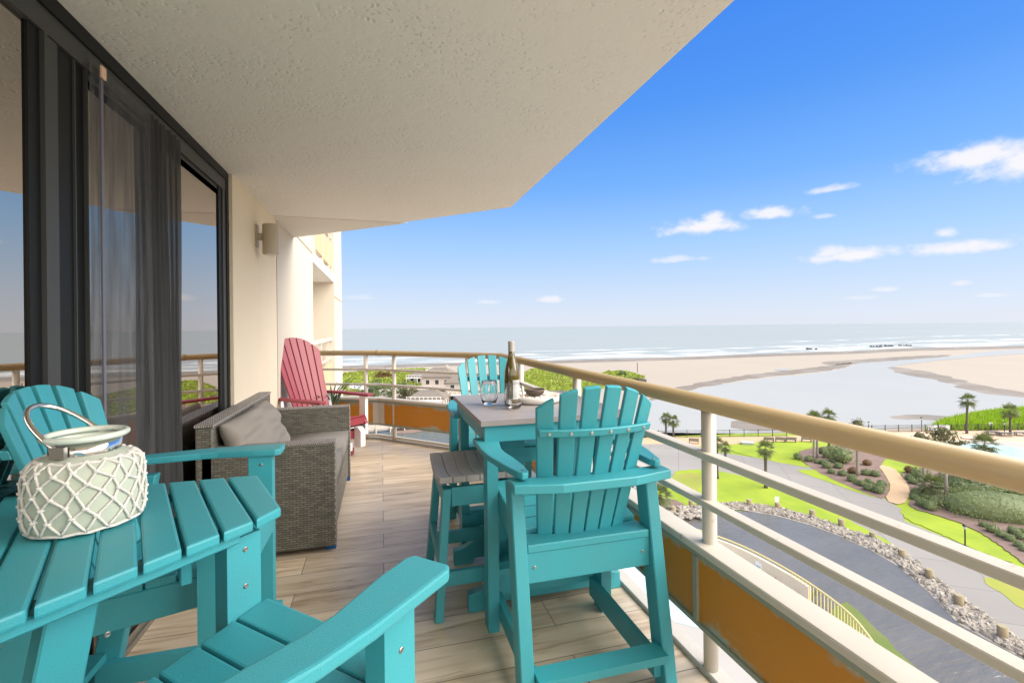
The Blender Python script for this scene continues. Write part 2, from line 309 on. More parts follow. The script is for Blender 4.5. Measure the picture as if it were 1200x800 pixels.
# ================================================================== OUTDOOR GROUND
def smooth_poly(pts, it=2):
    for _ in range(it):
        q = []
        for a, b in zip(pts, pts[1:]+pts[:1]): q += [(a[0]*.75+b[0]*.25, a[1]*.75+b[1]*.25), (a[0]*.25+b[0]*.75, a[1]*.25+b[1]*.75)]
        pts = q
    return pts
def ground(name, pix, m, layer, sm=2, kind='structure', z=None):
    pts = smooth_poly(pix, sm) if sm else pix
    zz = GZ+.018*layer if z is None else z
    w3 = [G(a, b, zz) for a, b in pts]
    rag = {'lawn': .13, 'dry_lawn': .2, 'mulch_bed': .12, 'grass_bank': .3, 'wet_sand': 1.2, 'mud_bank': .5}.get(name.split('.')[0], 0)
    if rag:
        q = []; rr = random.Random(len(pix)*17+int(pix[0][0]))
        for a, b in zip(w3, w3[1:]+w3[:1]):
            k = max(1, min(40, int((b-a).length/(rag*3))))
            for i in range(k): q.append(a.lerp(b, i/k)+Vector((rr.uniform(-rag, rag), rr.uniform(-rag, rag), 0))*(1 if i else .5))
        w3 = q
    bm = sheet(B(), w3)
    bmesh.ops.triangulate(bm, faces=bm.faces[:])
    o = obj(name, bm, m); o['kind'] = kind; return o

SAND = mat('pale_beach_sand', (.355, .305, .25), .95, .3, .03, .2, 2, col2=(.315, .27, .22), detail=9)
WETS = mat('wet_sand', (.255, .215, .175), .7, .25, .03, col2=(.21, .178, .147), stretch=(1, 3, 1))
LAWN = mat('lawn_grass', (.31, .385, .018), .95, .5, .3, .8, 9, col2=(.18, .26, .014), detail=10)
LAWND = mat('dry_lawn', (.34, .29, .07), .95, .5, .5, .5, 8, col2=(.22, .28, .03), detail=8)
PATHM = mat('grey_concrete_path', (.30, .28, .262), .9, .22, .18, .1, 20, detail=8)
TANM = mat('tan_paver_path', (.54, .37, .22), .9, .2, .4, .2, 12)
MULCH = mat('pine_mulch', (.155, .10, .082), 1., .5, 1.2, .8, 14, col2=(.24, .165, .14), detail=8)
t, n, lk, p = nodes(PATHM); src = p.inputs['Base Color'].links[0].from_socket; co = n.new('ShaderNodeTexCoord'); mp = n.new('ShaderNodeMapping'); mp.inputs['Rotation'].default_value = (0, 0, .6); lk(co.outputs['Object'], mp.inputs[0])
br = n.new('ShaderNodeTexBrick'); lk(mp.outputs[0], br.inputs['Vector']); br.inputs['Scale'].default_value = 1; br.inputs['Brick Width'].default_value = 4.5; br.inputs['Row Height'].default_value = 4.5; br.inputs['Mortar Size'].default_value = .035; br.offset = 0
br.inputs['Color1'].default_value = (1, 1, 1, 1); br.inputs['Color2'].default_value = (.9, .9, .9, 1); br.inputs['Mortar'].default_value = (.62, .6, .58, 1)
xm = n.new('ShaderNodeMixRGB'); xm.blend_type = 'MULTIPLY'; xm.inputs[0].default_value = 1; lk(src, xm.inputs[1]); lk(br.outputs[0], xm.inputs[2]); lk(xm.outputs[0], p.inputs['Base Color'])
PATIO = mat('peach_pool_patio', (.60, .43, .30), .9, .15, .2)
DECK = mat('white_pool_deck', (.40, .375, .345), .85, .15, .3)
BANKG = mat('bank_grass', (.10, .155, .03), .95, .5, .6, .6, 8, col2=(.15, .17, .05), detail=8)
t, n, lk, p = nodes(WETS); co = n.new('ShaderNodeTexCoord'); a = n.new('ShaderNodeTexNoise'); a.inputs['Scale'].default_value = .07; a.inputs['Detail'].default_value = 7; lk(co.outputs['Object'], a.inputs['Vector'])
r3 = n.new('ShaderNodeMapRange'); r3.inputs[1].default_value = .36; r3.inputs[2].default_value = .6; r3.inputs[3].default_value = .5; r3.inputs[4].default_value = 1.; lk(a.outputs[0], r3.inputs[0]); lk(r3.outputs[0], p.inputs['Alpha'])
def water(name, col, rough, bs, bst, spec=.5, stretch=(1, 1, 1), var=.2, vs=.02):
    m = mat(name, col, rough, var, vs, spec=spec, stretch=stretch)
    t, n, lk, p = nodes(m); co = n.new('ShaderNodeTexCoord'); mp = n.new('ShaderNodeMapping'); mp.inputs['Scale'].default_value = stretch; lk(co.outputs['Object'], mp.inputs[0])
    a = n.new('ShaderNodeTexNoise'); a.inputs['Scale'].default_value = bs; a.inputs['Detail'].default_value = 4; lk(mp.outputs[0], a.inputs['Vector'])
    b = n.new('ShaderNodeBump'); b.inputs['Strength'].default_value = bst; b.inputs['Distance'].default_value = .4; lk(a.outputs[0], b.inputs['Height']); lk(b.outputs[0], p.inputs['Normal']); return m
SEA = water('sea_water', (.30, .325, .315), .5, .09, .2, spec=.25, stretch=(.5, 1, 1), vs=.004, var=.12)
LAGOON = water('lagoon_water', (.375, .37, .345), .35, .25, .03, spec=.10, vs=.03, var=.12)
POND = water('pond_water', (.165, .155, .138), .10, 1.3, .27, spec=.4, stretch=(.55, 1.9, 1), var=.35, vs=.16)
POOLW = water('pool_water', (.48, .68, .69), .15, 1.5, .08, var=.1)
INLET = water('inlet_water', (.115, .125, .105), .25, .8, .25, spec=.18)

gs = 30000.
struct('ground', sheet(B(), [(-gs, -gs, GZ-.05), (gs, -gs, GZ-.05), (gs, gs, GZ-.05), (-gs, gs, GZ-.05)]), SAND)
shore = [(300, 432), (400, 428.5), (470, 427), (560, 424.5), (700, 421), (820, 417.5), (908, 414), (992, 411.5), (1075, 407.5), (1200, 405), (1400, 401)]
sp = [G(a, b, GZ+.010) for a, b in shore]
far0 = Vector((-9000, 28000, GZ+.010)); 
struct('sea', sheet(B(), sp + [Vector((29000, 12000, GZ+.010)), Vector((29000, 29000, GZ+.010)), Vector((-29000, 29000, GZ+.010)), Vector((-29000, 6000, GZ+.010))]), SEA)
# surf
FOAM = bpy.data.materials.new('surf_foam'); FOAM.use_nodes = True
t, n, lk, p = nodes(FOAM); p.inputs['Base Color'].default_value = (.85, .86, .86, 1); p.inputs['Roughness'].default_value = .9
co = n.new('ShaderNodeTexCoord'); mp = n.new('ShaderNodeMapping'); mp.inputs['Scale'].default_value = (.02, .05, 1); lk(co.outputs['Object'], mp.inputs[0])
a = n.new('ShaderNodeTexNoise'); a.inputs['Scale'].default_value = 1.6; a.inputs['Detail'].default_value = 6; lk(mp.outputs[0], a.inputs['Vector'])
r3 = n.new('ShaderNodeMapRange'); r3.inputs[1].default_value = .42; r3.inputs[2].default_value = .72; r3.inputs[4].default_value = .8; lk(a.outputs[0], r3.inputs[0]); lk(r3.outputs[0], p.inputs['Alpha'])
def band(name, off0, off1, x0=300, x1=1400, layer=2.2):
    xs = [x0+(x1-x0)*i/24 for i in range(25)]
    def sy(x):
        for (a, b), (c, d) in zip(shore, shore[1:]):
            if a <= x <= c: return b+(d-b)*(x-a)/(c-a)
        return shore[-1][1]
    top = [(x, sy(x)+off0+random.uniform(-.3, .3)) for x in xs]; bot = [(x, sy(x)+off1+random.uniform(-.2, .2)) for x in xs]
    ground(name, top+bot[::-1], FOAM, layer, 0)
band('surf', -5.2, -.2); band('surf', -8.6, -6.6, 400, 1250); band('surf', -11.5, -10.6, 450, 800); band('surf', -13.5, -12.8, 900, 1300)
struct('wet_sand', B() if False else sheet(B(), [G(a, b-.3, GZ+.0) for a, b in shore] + [G(a, b+3.2, GZ+.0) for a, b in shore[::-1]]), WETS)
ground('lagoon', [(700, 520), (735, 478), (804, 457), (887, 443.5), (958, 437), (992, 431), (1003, 425), (1060, 420), (1118, 417.5), (1150, 412), (1215, 408), (1230, 412), (1158, 417), (1090, 423), (1040, 429.5), (1056, 437), (1108, 444.5), (1145, 458), (1215, 466), (1260, 480), (1240, 500), (1110, 499), (1000, 503), (860, 508), (760, 512)], LAGOON, 1, 1)
for pl in ([(770, 470), (806, 456), (887, 442), (958, 435.5), (994, 430), (1000, 424), (985, 426), (950, 431), (880, 438), (800, 451), (760, 466)],
           [(960, 424), (1010, 421), (1065, 417), (1118, 415), (1110, 418), (1060, 421.5), (1005, 425.5), (975, 428)],
           [(1036, 428), (1052, 437.5), (1106, 446), (1140, 459.5), (1215, 467), (1215, 462), (1150, 452), (1108, 439), (1066, 432)],
           [(1040, 488), (1075, 485.5), (1120, 488), (1145, 492), (1120, 494.5), (1080, 491), (1056, 491)], [(860, 490), (900, 497), (930, 503), (860, 505)]):
    ground('wet_sand', pl, WETS, 1.6, 1)
ground('lagoon', [(905, 433), (918, 431), (928, 431.6), (918, 434.2)], LAGOON, 1.8, 1)
# park behind the hotel
ground('lawn', [(560, 530), (720, 505), (850, 508), (960, 507), (1060, 512), (1300, 520), (1500, 700), (1300, 900), (1000, 720), (780, 600), (600, 560)], LAWN, 1, 1)
ground('sand_path', [(700, 520), (760, 512), (860, 511.5), (960, 510), (1040, 505), (1100, 503), (1230, 502), (1240, 512), (1110, 513), (1050, 515), (990, 516.5), (920, 517), (850, 521), (760, 526)], TANM, 2, 0)
ground('concrete_path', [(640, 520), (780, 520), (838, 529), (900, 538), (957, 549), (1010, 568), (1040, 586), (1056, 596), (1060, 610), (1134, 640), (1172, 655), (1210, 672), (1300, 720), (1300, 830), (1200, 758), (1134, 706), (1090, 673), (1057, 646), (1000, 620), (950, 598), (900, 576), (860, 562), (815, 556), (760, 575), (640, 600)], PATHM, 3, 0)
ground('lawn', [(842, 524), (880, 517.5), (935, 516.5), (962, 521), (935, 529), (928, 535), (945, 545), (957, 548.5), (930, 545), (880, 535)], LAWN, 4, 1)
ground('lawn', [(931, 550), (962, 550), (1000, 563), (1028, 577), (1032, 584), (1012, 579), (975, 566), (945, 556)], LAWN, 4, 1)
ground('lawn', [(1053, 596), (1070, 597), (1100, 605), (1134, 618), (1162, 636), (1192, 660), (1172, 655), (1134, 640), (1085, 617), (1062, 609)], LAWN, 4, 1)
ground('dry_lawn', [(1146, 675), (1180, 680), (1260, 705), (1290, 760), (1220, 730), (1180, 700)], LAWND, 4, 1)
ground('lawn', [(784, 553), (815, 549), (850, 552), (900, 566), (950, 587), (1000, 611), (1040, 633), (1066, 650), (1040, 648), (1000, 629), (950, 612), (890, 599), (835, 594), (798, 578)], LAWN, 4, 1)
ground('dry_lawn', [(780, 560), (800, 554), (822, 554), (822, 570), (808, 582), (790, 576)], LAWND, 5, 1)
ground('mulch_bed', [(930, 530), (960, 523), (1010, 519), (1045, 530), (1030, 546), (1038, 558), (1044, 569), (1038, 585), (1020, 580), (985, 566), (950, 548)], MULCH, 5, 1)
ground('mulch_bed', [(1054, 552), (1100, 545), (1300, 560), (1300, 700), (1210, 668), (1165, 633), (1134, 615), (1098, 603), (1064, 594), (1067, 578), (1062, 564)], MULCH, 5, 1)
ground('mulch_bed', [(740, 580), (785, 583), (806, 591), (800, 600), (775, 602), (735, 600)], MULCH, 5, 1)
ground('tan_walkway', [(1028, 543), (1048, 548), (1054, 555), (1064, 566), (1067, 579), (1058, 592), (1036, 586), (1045, 570), (1038, 557)], TANM, 6, 1)
ground('pool_patio', [(1030, 507), (1110, 505), (1240, 503), (1400, 520), (1400, 560), (1200, 556), (1100, 540), (1050, 525)], PATIO, 6, 0)
ground('pool_coping', [(1104, 516.5), (1142, 515.5), (1180, 517), (1260, 522), (1330, 556), (1120, 548)], DECK, 7, 0)
ground('pool_water', [(1110, 521), (1142, 519.5), (1168, 521), (1190, 524), (1205, 528), (1260, 535), (1280, 552), (1150, 545)], POOLW, 8, 0)
# pond in front of the hotel
ground('pond', [(690, 640), (760, 606), (800, 602), (835, 596), (900, 601), (950, 613), (985, 626), (1051, 661), (1087, 690), (1123, 727), (1200, 768), (1330, 830), (1330, 980), (1090, 800), (1000, 740), (900, 700), (800, 680)], POND, 6, 0)
ground('grass_bank', [(985, 700), (1006, 716), (1030, 738), (1060, 768), (1082, 790), (1110, 830), (1000, 830), (960, 740)], BANKG, 7, 1)
ground('pool_deck', [(600, 560), (720, 590), (838, 634), (900, 668), (960, 714), (1010, 760), (1050, 860), (800, 900), (560, 800)], DECK, 8, 0)
ground('pool_water', [(690, 600), (770, 620), (830, 655), (862, 705), (850, 742), (817, 735), (786, 727), (720, 706), (680, 660)], POOLW, 9, 1)
# inlet on the left
ground('inlet', [(300, 520), (420, 512), (470, 500), (540, 494), (640, 498), (690, 540), (640, 640), (300, 660)], INLET, 4, 0)

exec_later = []
# ================================================================== HOTEL
WX = -1.04
struct('balcony_floor', prism(B(), [(-1.3, -1.6), (1.205, -1.6), (1.205, 4.84), (-.04, 6.10), (WX, 6.62), (-1.3, 6.73)], -.03, 0), FLOOR)
struct('balcony_slab', prism(B(), [(-1.3, -1.6), (1.275, -1.6), (1.275, 4.87), (-.0, 6.17), (WX, 6.70), (-1.3, 6.8)], -.26, -.031), CURBM)
E1 = [(1.2052, -1.6), (1.2052, 4.84), (-.0398, 6.1002), (WX, 6.6202)]; E2 = [(1.275, -1.6), (1.275, 4.87), (0, 6.17), (WX, 6.70)]
struct('curb', prism(B(), E1+E2[::-1], -.0305, .022), CURBM, bev=.004)
cb = prism(B(), [(WX-.3, -2.2), (1.225, -2.2), (1.21, 4.376), (-1.042, 6.45), (WX-.3, 6.45)], 2.5, 2.74)
struct('balcony_ceiling', cb, CEIL, bev=.012)
def zc(px, py, z):
    return tuple(G(px, py, z))
tri = [zc(321, 253, 2.497), zc(344.3, 278.4, 2.497), zc(478, 261.4, 2.497)]
struct('ceiling_patch', prism(B(), [(v.x, v.y) for v in map(Vector, tri)], 2.496, 2.499), mat('smooth_soffit', (.70, .67, .61), .9, .05, 3))

wt = thing('hotel_wall', 'cream stucco hotel wall with a vertical groove, between the glass doors and the far recess', 'wall', (WX, 3.90, 0))
bm = B(); box(bm, -.3, 0, 0, 1.50, -18.6, 2.4995); obj('wall', bm, WALLM, wt)
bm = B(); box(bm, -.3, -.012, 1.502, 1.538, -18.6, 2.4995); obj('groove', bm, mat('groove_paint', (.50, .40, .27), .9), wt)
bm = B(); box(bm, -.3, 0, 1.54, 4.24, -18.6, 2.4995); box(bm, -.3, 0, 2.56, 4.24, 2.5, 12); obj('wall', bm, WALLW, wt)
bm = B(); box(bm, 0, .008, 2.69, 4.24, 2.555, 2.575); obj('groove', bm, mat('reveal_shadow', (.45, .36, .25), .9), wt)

# far part of the facade: recessed balcony and corner column
hw = thing('hotel_wing', 'far end of the cream hotel facade with a recessed balcony and corner column', 'building', (WX, 8.14, 0))
bm = B(); box(bm, -1.6, -1.4, 0, 3.6, -18.6, 12); obj('wall', bm, WALLM, hw)
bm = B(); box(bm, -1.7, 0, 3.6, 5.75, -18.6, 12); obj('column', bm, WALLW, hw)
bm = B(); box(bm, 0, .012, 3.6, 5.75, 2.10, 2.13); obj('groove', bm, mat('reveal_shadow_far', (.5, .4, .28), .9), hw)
for k, zz in enumerate((2.44, 5.3, -.42)):
    bm = B(); box(bm, -1.4, .0-.004, .002, 3.598, zz, zz+.17); obj('slab', bm, FASC, hw)
bm = B(); box(bm, -.10, -.06, .9, 3.597, 2.78, 3.30); obj('panel', bm, FASCORANGE, hw)
bm = B()
for y in (.08, .7, 1.9, 3.1): box(bm, -.11, -.05, y, y+.06, 2.61, 3.6)
box(bm, -.11, -.05, .01, 3.59, 3.60, 3.66); box(bm, -.1, -.06, .01, 3.59, 3.42, 3.45); obj('railing', bm, RAILW, hw)
bm = B(); box(bm, -.10, -.06, .02, 3.58, .05, .60); obj('panel', bm, FASCORANGE, hw)
bm = B()
for y in (.3, 1.5, 2.7): box(bm, -.11, -.05, y, y+.06, -.25, 1.1)
box(bm, -.12, -.04, .01, 3.59, 1.10, 1.17); box(bm, -.1, -.06, .01, 3.59, .88, .91); box(bm, -.1, -.06, .01, 3.59, .69, .72); obj('railing', bm, RAILW, hw)

# sliding glass doors (each element along the wall, Y positions)
DX = -1.075
sd_ = thing('sliding_door', 'dark bronze framed sliding glass doors along the balcony wall', 'glass door', (DX, 0, 0))
bm = B(); box(bm, -.02, -.012, -1.6, 1.885, .09, 2.36); obj('glass_pane', bm, GLASS, sd_)
bm = B(); box(bm, -.02, -.012, 2.21, 3.73, .09, 2.34); obj('glass_pane', bm, GLASS, sd_)
bm = B(); box(bm, -.07, -.004, 1.874, 1.928, .085, 2.36); obj('stile', bm, BRONZE, sd_, bev=.003)
bm = B(); box(bm, -.06, .010, 1.930, 1.945, .085, 2.36); box(bm, -.06, .001, 1.946, 2.012, .085, 2.36); obj('jamb', bm, BRONZE2, sd_, bev=.002)
bm = B(); box(bm, -.07, -.006, 2.014, 2.20, .085, 2.36); obj('stile', bm, BRONZE, sd_, bev=.003)
bm = B(); box(bm, -.006, .002, 2.105, 2.111, .085, 2.36); box(bm, -.006, .006, 2.172, 2.180, .085, 2.36); obj('weather_strip', bm, BRONZE2, sd_)
bm = B(); box(bm, -.07, -.004, 3.728, 3.79, .085, 2.36); box(bm, -.07, .012, 3.851, 3.899, .0, 2.4985); obj('stile', bm, BRONZE, sd_, bev=.003)
bm = B(); box(bm, -.06, .004, 3.7905, 3.8505, .085, 2.36); obj('jamb', bm, BRONZE2, sd_, bev=.002)
bm = B(); box(bm, -.08, .006, -1.6, 3.850, 2.361, 2.44); box(bm, -.08, -.012, 2.21, 3.728, 2.30, 2.36); obj('header', bm, BRONZE2, sd_, bev=.003)
bm = B(); box(bm, -.08, .016, -1.6, 3.850, 2.441, 2.4985); obj('top_track', bm, BRONZE, sd_, bev=.003)
bm = B(); box(bm, -.09, .03, -1.6, 3.850, .001, .025)
for q in (-.03, .0, .022): box(bm, q-.004, q, -1.6, 3.850, .0251, .06)
box(bm, -.09, -.045, -1.6, 3.850, .0252, .088); obj('threshold', bm, mat('mill_aluminium', (.45, .44, .42), .35, metal=.9), sd_)
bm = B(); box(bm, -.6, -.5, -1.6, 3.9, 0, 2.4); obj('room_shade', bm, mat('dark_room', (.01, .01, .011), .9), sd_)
pass

# magnetic mesh screen hanging over the opening
ms = thing('screen_curtain', 'black mesh screen curtain hanging over the glass door, gathered at its right side', 'screen door', (DX+.018, 0, 0))
def folds(y0, y1, amp, freq, seed, ny=70, nz=40, z0=.07, z1=2.40, gather=0.):
    bm = B(); rnd = random.Random(seed); ph = [rnd.uniform(0, 6.3) for _ in range(5)]; g = []
    for i in range(ny+1):
        row = []
        for j in range(nz+1):
            t_ = i/ny; h = j/nz; z = z0+(z1-z0)*h
            y = y0+(y1-y0)*t_ + gather*math.sin(h*5+ph[3])*.02*math.sin(PI*t_)
            w = (1.15-h*.55)*amp
            x = w*(math.sin(freq*t_*2*PI+ph[0]+.8*math.sin(h*2.2+ph[4]))+.5*math.sin(freq*2.3*t_*2*PI+ph[1]+h*1.4)+.3*math.sin(7*h+3*t_+ph[2]))
            row.append(bm.verts.new((x, y, z)))
        g.append(row)
    for i in range(ny):
        for j in range(nz): bm.faces.new((g[i][j], g[i+1][j], g[i+1][j+1], g[i][j+1]))
    return bm
obj('mesh_panel', folds(2.16, 2.66, .006, 3.2, 3), SCREEN, ms, smooth=True)
obj('gathered_panel', folds(2.64, 3.0, .014, 5.5, 5, 110, gather=1.), SCREEN2, ms, smooth=True)
bm = B(); box(bm, .012, .018, 2.205, 2.222, .07, 2.36); obj('magnetic_edge', bm, mat('pale_plastic_edge', (.13, .13, .16), .4), ms)
bm = B(); box(bm, .02, .026, 2.195, 2.228, 2.345, 2.392); obj('latch_tag', bm, TAGM, ms, bev=.002)

# wall light
lt = thing('wall_light', 'beige cylinder wall light on a bracket, high on the cream wall', 'wall light', (WX, 4.62, 2.14))
bm = B(); box(bm, 0, .018, -.075, -.02, -.06, .13); obj('back_plate', bm, FIXT, lt, bev=.004)
bm = B(); box(bm, .018, .08, -.06, -.03, 0, .06); obj('bracket', bm, FIXT, lt, bev=.003)
bm = B(); lathe(bm, [(.054, -.12), (.06, -.12), (.064, -.115), (.064, .135), (.06, .14), (.0, .14)], 24, (.115, -.04, 0)); obj('lamp_body', bm, FIXT, lt, smooth=False)
bm = B(); lathe(bm, [(.05, -.128), (.05, -.118)], 20, (.115, -.04, 0)); obj('diffuser', bm, mat('lamp_diffuser', (.6, .58, .52), .4), lt)

# ------------------------------------------------------------------ railing
RP = [Vector(p) for p in ((1.212, -1.6, 0), (1.212, 4.84, 0), (-.03, 6.10, 0), (WX, 6.56, 0))]
rl = thing('balcony_railing', 'cream balcony railing with tan round top rail and weathered orange panels', 'railing')
def path_off(pts, d):
    out = []
    for i, p in enumerate(pts):
        ns = []
        if i > 0: v = (p-pts[i-1]).normalized(); ns.append(Vector((v.y, -v.x, 0)))
        if i < len(pts)-1: v = (pts[i+1]-p).normalized(); ns.append(Vector((v.y, -v.x, 0)))
        n_ = sum(ns, Vector()).normalized(); out.append(p+n_*(d/n_.dot(ns[0])))
    return out
def bar(bm, pts, d0, d1, z0, z1):
    a, b = path_off(pts, d0), path_off(pts, d1)
    loft(bm, [[(p.x, p.y, z0), (q.x, q.y, z0), (q.x, q.y, z1), (p.x, p.y, z1)] for p, q in zip(a, b)])
    bmesh.ops.recalc_face_normals(bm, faces=bm.faces[:]); return bm
top = tube(B(), [(p.x, p.y, 1.062) for p in RP], .033, 24)
obj('top_rail', top, RAILY, rl, smooth=True)
for q in ((-.03, 6.10),):
    d = (RP[2]-RP[1]).normalized(); bm = tube(B(), [Vector((q[0], q[1], 1.062))-d*.03, Vector((q[0], q[1], 1.062)), Vector((q[0], q[1], 1.062))+(RP[3]-RP[2]).normalized()*.03], .0365, 20); obj('rail_sleeve', bm, RAILY, rl, smooth=True)
for z0, z1 in ((.846, .873), (.663, .688)): obj('mid_rail', bar(B(), RP, -.024, .026, z0, z1), RAILW, rl, bev=.003)
obj('ledge', bar(B(), RP, -.047, .053, .487, .516), RAILW, rl, bev=.004)
obj('bottom_rail', bar(B(), RP[1:], -.02, .02, .035, .065), RAILW, rl, bev=.003)
WORN = mat('worn_teal_grey_frame', (.30, .335, .27), .55, .3, 6, col2=(.22, .25, .20))
obj('bottom_frame', bar(B(), RP, -.027, .02, .183, .203), WORN, rl, bev=.002)
obj('top_frame', bar(B(), RP, -.029, .02, .4585, .4865), WORN, rl, bev=.002)
d1 = (RP[2]-RP[1]).normalized(); d2 = (RP[3]-RP[2]).normalized()
def panel(a, b): obj('panel', bar(B(), [a, b], -.018, .006, .2035, .4583), PANEL, rl)
pts = [-1.6, .34, 1.632, 2.93, 4.22, 4.80]
for a, b in zip(pts, pts[1:]):
    panel(Vector((1.212, a+.012, 0)), Vector((1.212, b-.012, 0)))
    bm = B(); box(bm, 1.182, 1.226, b-.0118, b+.0118, .2033, .4584); obj('panel_stile', bm, WORN, rl)
panel(RP[1]+d1*.05, RP[1]+d1*.62); panel(RP[1]+d1*.64, RP[2]-d1*.10); panel(RP[2]+d2*.08, RP[3]-d2*.03)
bm = bar(B(), [RP[2]-d1*.098, RP[2], RP[2]+d2*.078], -.022, .012, .2034, .4582); obj('corner_plate', bm, RAILW, rl)
posts = [Vector((1.212, y, 0)) for y in (-1.0, .30, 1.604, 2.91, 4.22)] + [Vector((.90, 5.157, 0)), Vector((.142, 5.926, 0)), Vector((-.19, 6.173, 0))]
for i, p in enumerate(posts):
    bm = tube(B(), [(p.x+.021, p.y, .02), (p.x+.021, p.y, 1.04)] if i < 5 else [(p.x, p.y, .02), (p.x, p.y, 1.04)], .0275 if i < 5 else .024, 16); obj('post', bm, RAILW, rl, smooth=True)

# ================================================================== FURNITURE
RAKE = .19
def fan_point(u, z, dz, back=0.):
    t_ = (z-dz-.56)/.59
    hw_ = .182+(.247-.182)*t_
    return Vector((u*hw_, -.372-RAKE*t_+(.03+.02*t_)*u*u-back, z))
def screw(c, nrm, parent, r=.0062):
    bm = B(); lathe(bm, [(r, 0), (r, .0014), (r*.75, .0026), (r*.3, .0022), (0, .0020)], 10)
    bm.transform(Matrix.Translation(c) @ nrm.to_track_quat('Z', 'Y').to_matrix().to_4x4()); return obj('screw', bm, mat_screw, parent)
mat_screw = STEEL
def make_chair(name, label, dz=0., arms=(-1, 1), rear_legs=True, m=TEAL, group=None, wide=.25, out=0., rl=(0, 0), rake=.19):
    global RAKE; RAKE = rake
    t = thing(name, label, 'chair', group=group); x0, x1 = wide, wide+.05; za = .824+dz
    for s in (-1, 1):
        bm = B(); box(bm, min(s*x0, s*x1), max(s*x0, s*x1), 0, .085, 0, za-.0005); lg = obj('leg', bm, m, t, bev=.004)
        for zz in (.79+dz, .70+dz): screw(Vector((s*(x0-.0001), .045, zz)), Vector((-s, 0, 0)), lg); screw(Vector((s*(x1+.0001), .045, zz)), Vector((s, 0, 0)), lg)
        k = .18
        lo, hi = 0, .781+dz
        po = [(-.541-k*dz+k*lo, lo), (-.456-k*dz+k*lo, lo), (-.456-k*dz+k*hi, hi), (-.541-k*dz+k*hi, hi)]
        dx, dy = rl if s < 0 else (0, 0); po = [(a+dy, b) for a, b in po]
        bm = yz(B(), po, min(s*x0, s*x1)+dx, max(s*x0, s*x1)+dx); lg = obj('leg', bm, m, t, bev=.004); screw(Vector((s*(x0-.0001)+dx, -.425+dy+.14-.02, .70+dz)), Vector((-s, 0, 0)), lg)
        bm = B(); box(bm, min(s*(x0-.028), s*(x0-.001)), max(s*(x0-.028), s*(x0-.001)), -.50, .08, .05+dz*.6, .135+dz*.6); obj('side_stretcher', bm, m, t, bev=.003)
        q = [(.075, .53+dz), (.075, .618+dz), (-.425, .548+dz), (-.425, .45+dz)]
        bm = yz(B(), q, min(s*(x0-.028), s*(x0-.002)), max(s*(x0-.028), s*(x0-.002))); obj('seat_rail', bm, m, t, bev=.003)
    bm = B(); box(bm, -x0+.002, x0-.002, -.555, -.475, .1355+dz*.6, .164+dz*.6); obj('rear_stretcher', bm, m, t, bev=.004)
    bm = B(); box(bm, -x1, x1, .0855, .110, .115+dz*.6, .237+dz*.6); box(bm, -x0, x0, .03, .1, .2375+dz*.6, .262+dz*.6); obj('footrest', bm, m, t, bev=.004)
    bm = B(); box(bm, -x0+.002, x0-.002, .062, .086, .525+dz, .612+dz); obj('apron', bm, m, t, bev=.003)
    bm = B(); box(bm, -x0+.001, x0-.001, -.427, -.402, .434+dz, .543+dz); rb = obj('rear_board', bm, m, t, bev=.003)
    for s in (-1, 1): screw(Vector((s*(x0-.03), -.4271, .49+dz)), Vector((0, -1, 0)), rb)
    # seat slats
    bm = B(); ys = [(.100, .022), (.015, -.063), (-.070, -.148), (-.155, -.233), (-.240, -.318)]
    for i, (a, b) in enumerate(ys):
        za_, zb_ = .645+dz-(.100-a)*.14, .645+dz-(.100-b)*.14
        w = x0-.002 if b < 0.0 or i == 0 and False else (x0-.002 if i else x0-.002)
        yz(bm, [(b, zb_-.024), (a, za_-.024), (a, za_), (b, zb_)], -w, w)
    obj('seat', bm, m, t, bev=.005, seg=2)
    # rear seat board, concave front edge
    fr = [(x0-.002, -.325), (.19, -.335), (.12, -.358), (0, -.368), (-.12, -.358), (-.19, -.335), (-x0+.002, -.325)]
    bm = prism(B(), [(-x0+.002, -.432), (x0-.002, -.432)]+fr, .5435+dz, .573+dz); obj('rear_seat_board', bm, m, t, bev=.004)
    # back slats
    bm = B(); th = Vector((0, .019, .006))
    for i in range(6):
        uc_ = -1+(2*i+1)/6; hb, ht = .153, .122
        ring = []
        zt = lambda u: 1.152+dz-.088*abs(u)**2.3
        zb = .5+dz
        pts_ = [(uc_-hb, zb), (uc_+hb, zb), (uc_+ht, zt(uc_+ht)), (uc_+ht*.4, zt(uc_+ht*.4)), (uc_-ht*.3, zt(uc_-ht*.3)), (uc_-ht, zt(uc_-ht))]
        fr_ = [fan_point(u, z, dz) for u, z in pts_]
        loft(bm, [[v for v in fr_], [v+th for v in fr_]])
    bmesh.ops.recalc_face_normals(bm, faces=bm.faces[:])
    obj('backrest', bm, m, t, bev=.004, seg=2)
    # upper batten
    bm = B(); us = [-.96+1.92*i/12 for i in range(13)]
    rr = []
    for u in us:
        a = fan_point(u, .975+dz, dz); b = fan_point(u, 1.002+dz, dz)
        rr.append([a+Vector((0, -.026, 0)), a+Vector((0, -.0005, 0)), b+Vector((0, -.0005, 0)), b+Vector((0, -.026, 0))])
    loft(bm, rr); bmesh.ops.recalc_face_normals(bm, faces=bm.faces[:]); bt = obj('back_batten', bm, m, t, bev=.003)
    for i in range(6):
        c = fan_point((-1+(2*i+1)/6)*.97, .988+dz, dz)+Vector((0, -.0265, 0)); screw(c, Vector((0, -1, 0)), bt)

    # arm-level cross bar
    pl = [(-x1-.012, -.488), (-.142, -.527), (.142, -.527), (x1+.012, -.488), (x1+.012, -.41), (.22, -.42), (.11, -.436), (0, -.442), (-.11, -.436), (-.22, -.42), (-x1-.012, -.41)]
    bm = prism(B(), pl,   .7815+dz, .8155+dz); obj('back_crossbar', bm, m, t, bev=.004)
    o_ = wide-.25+out
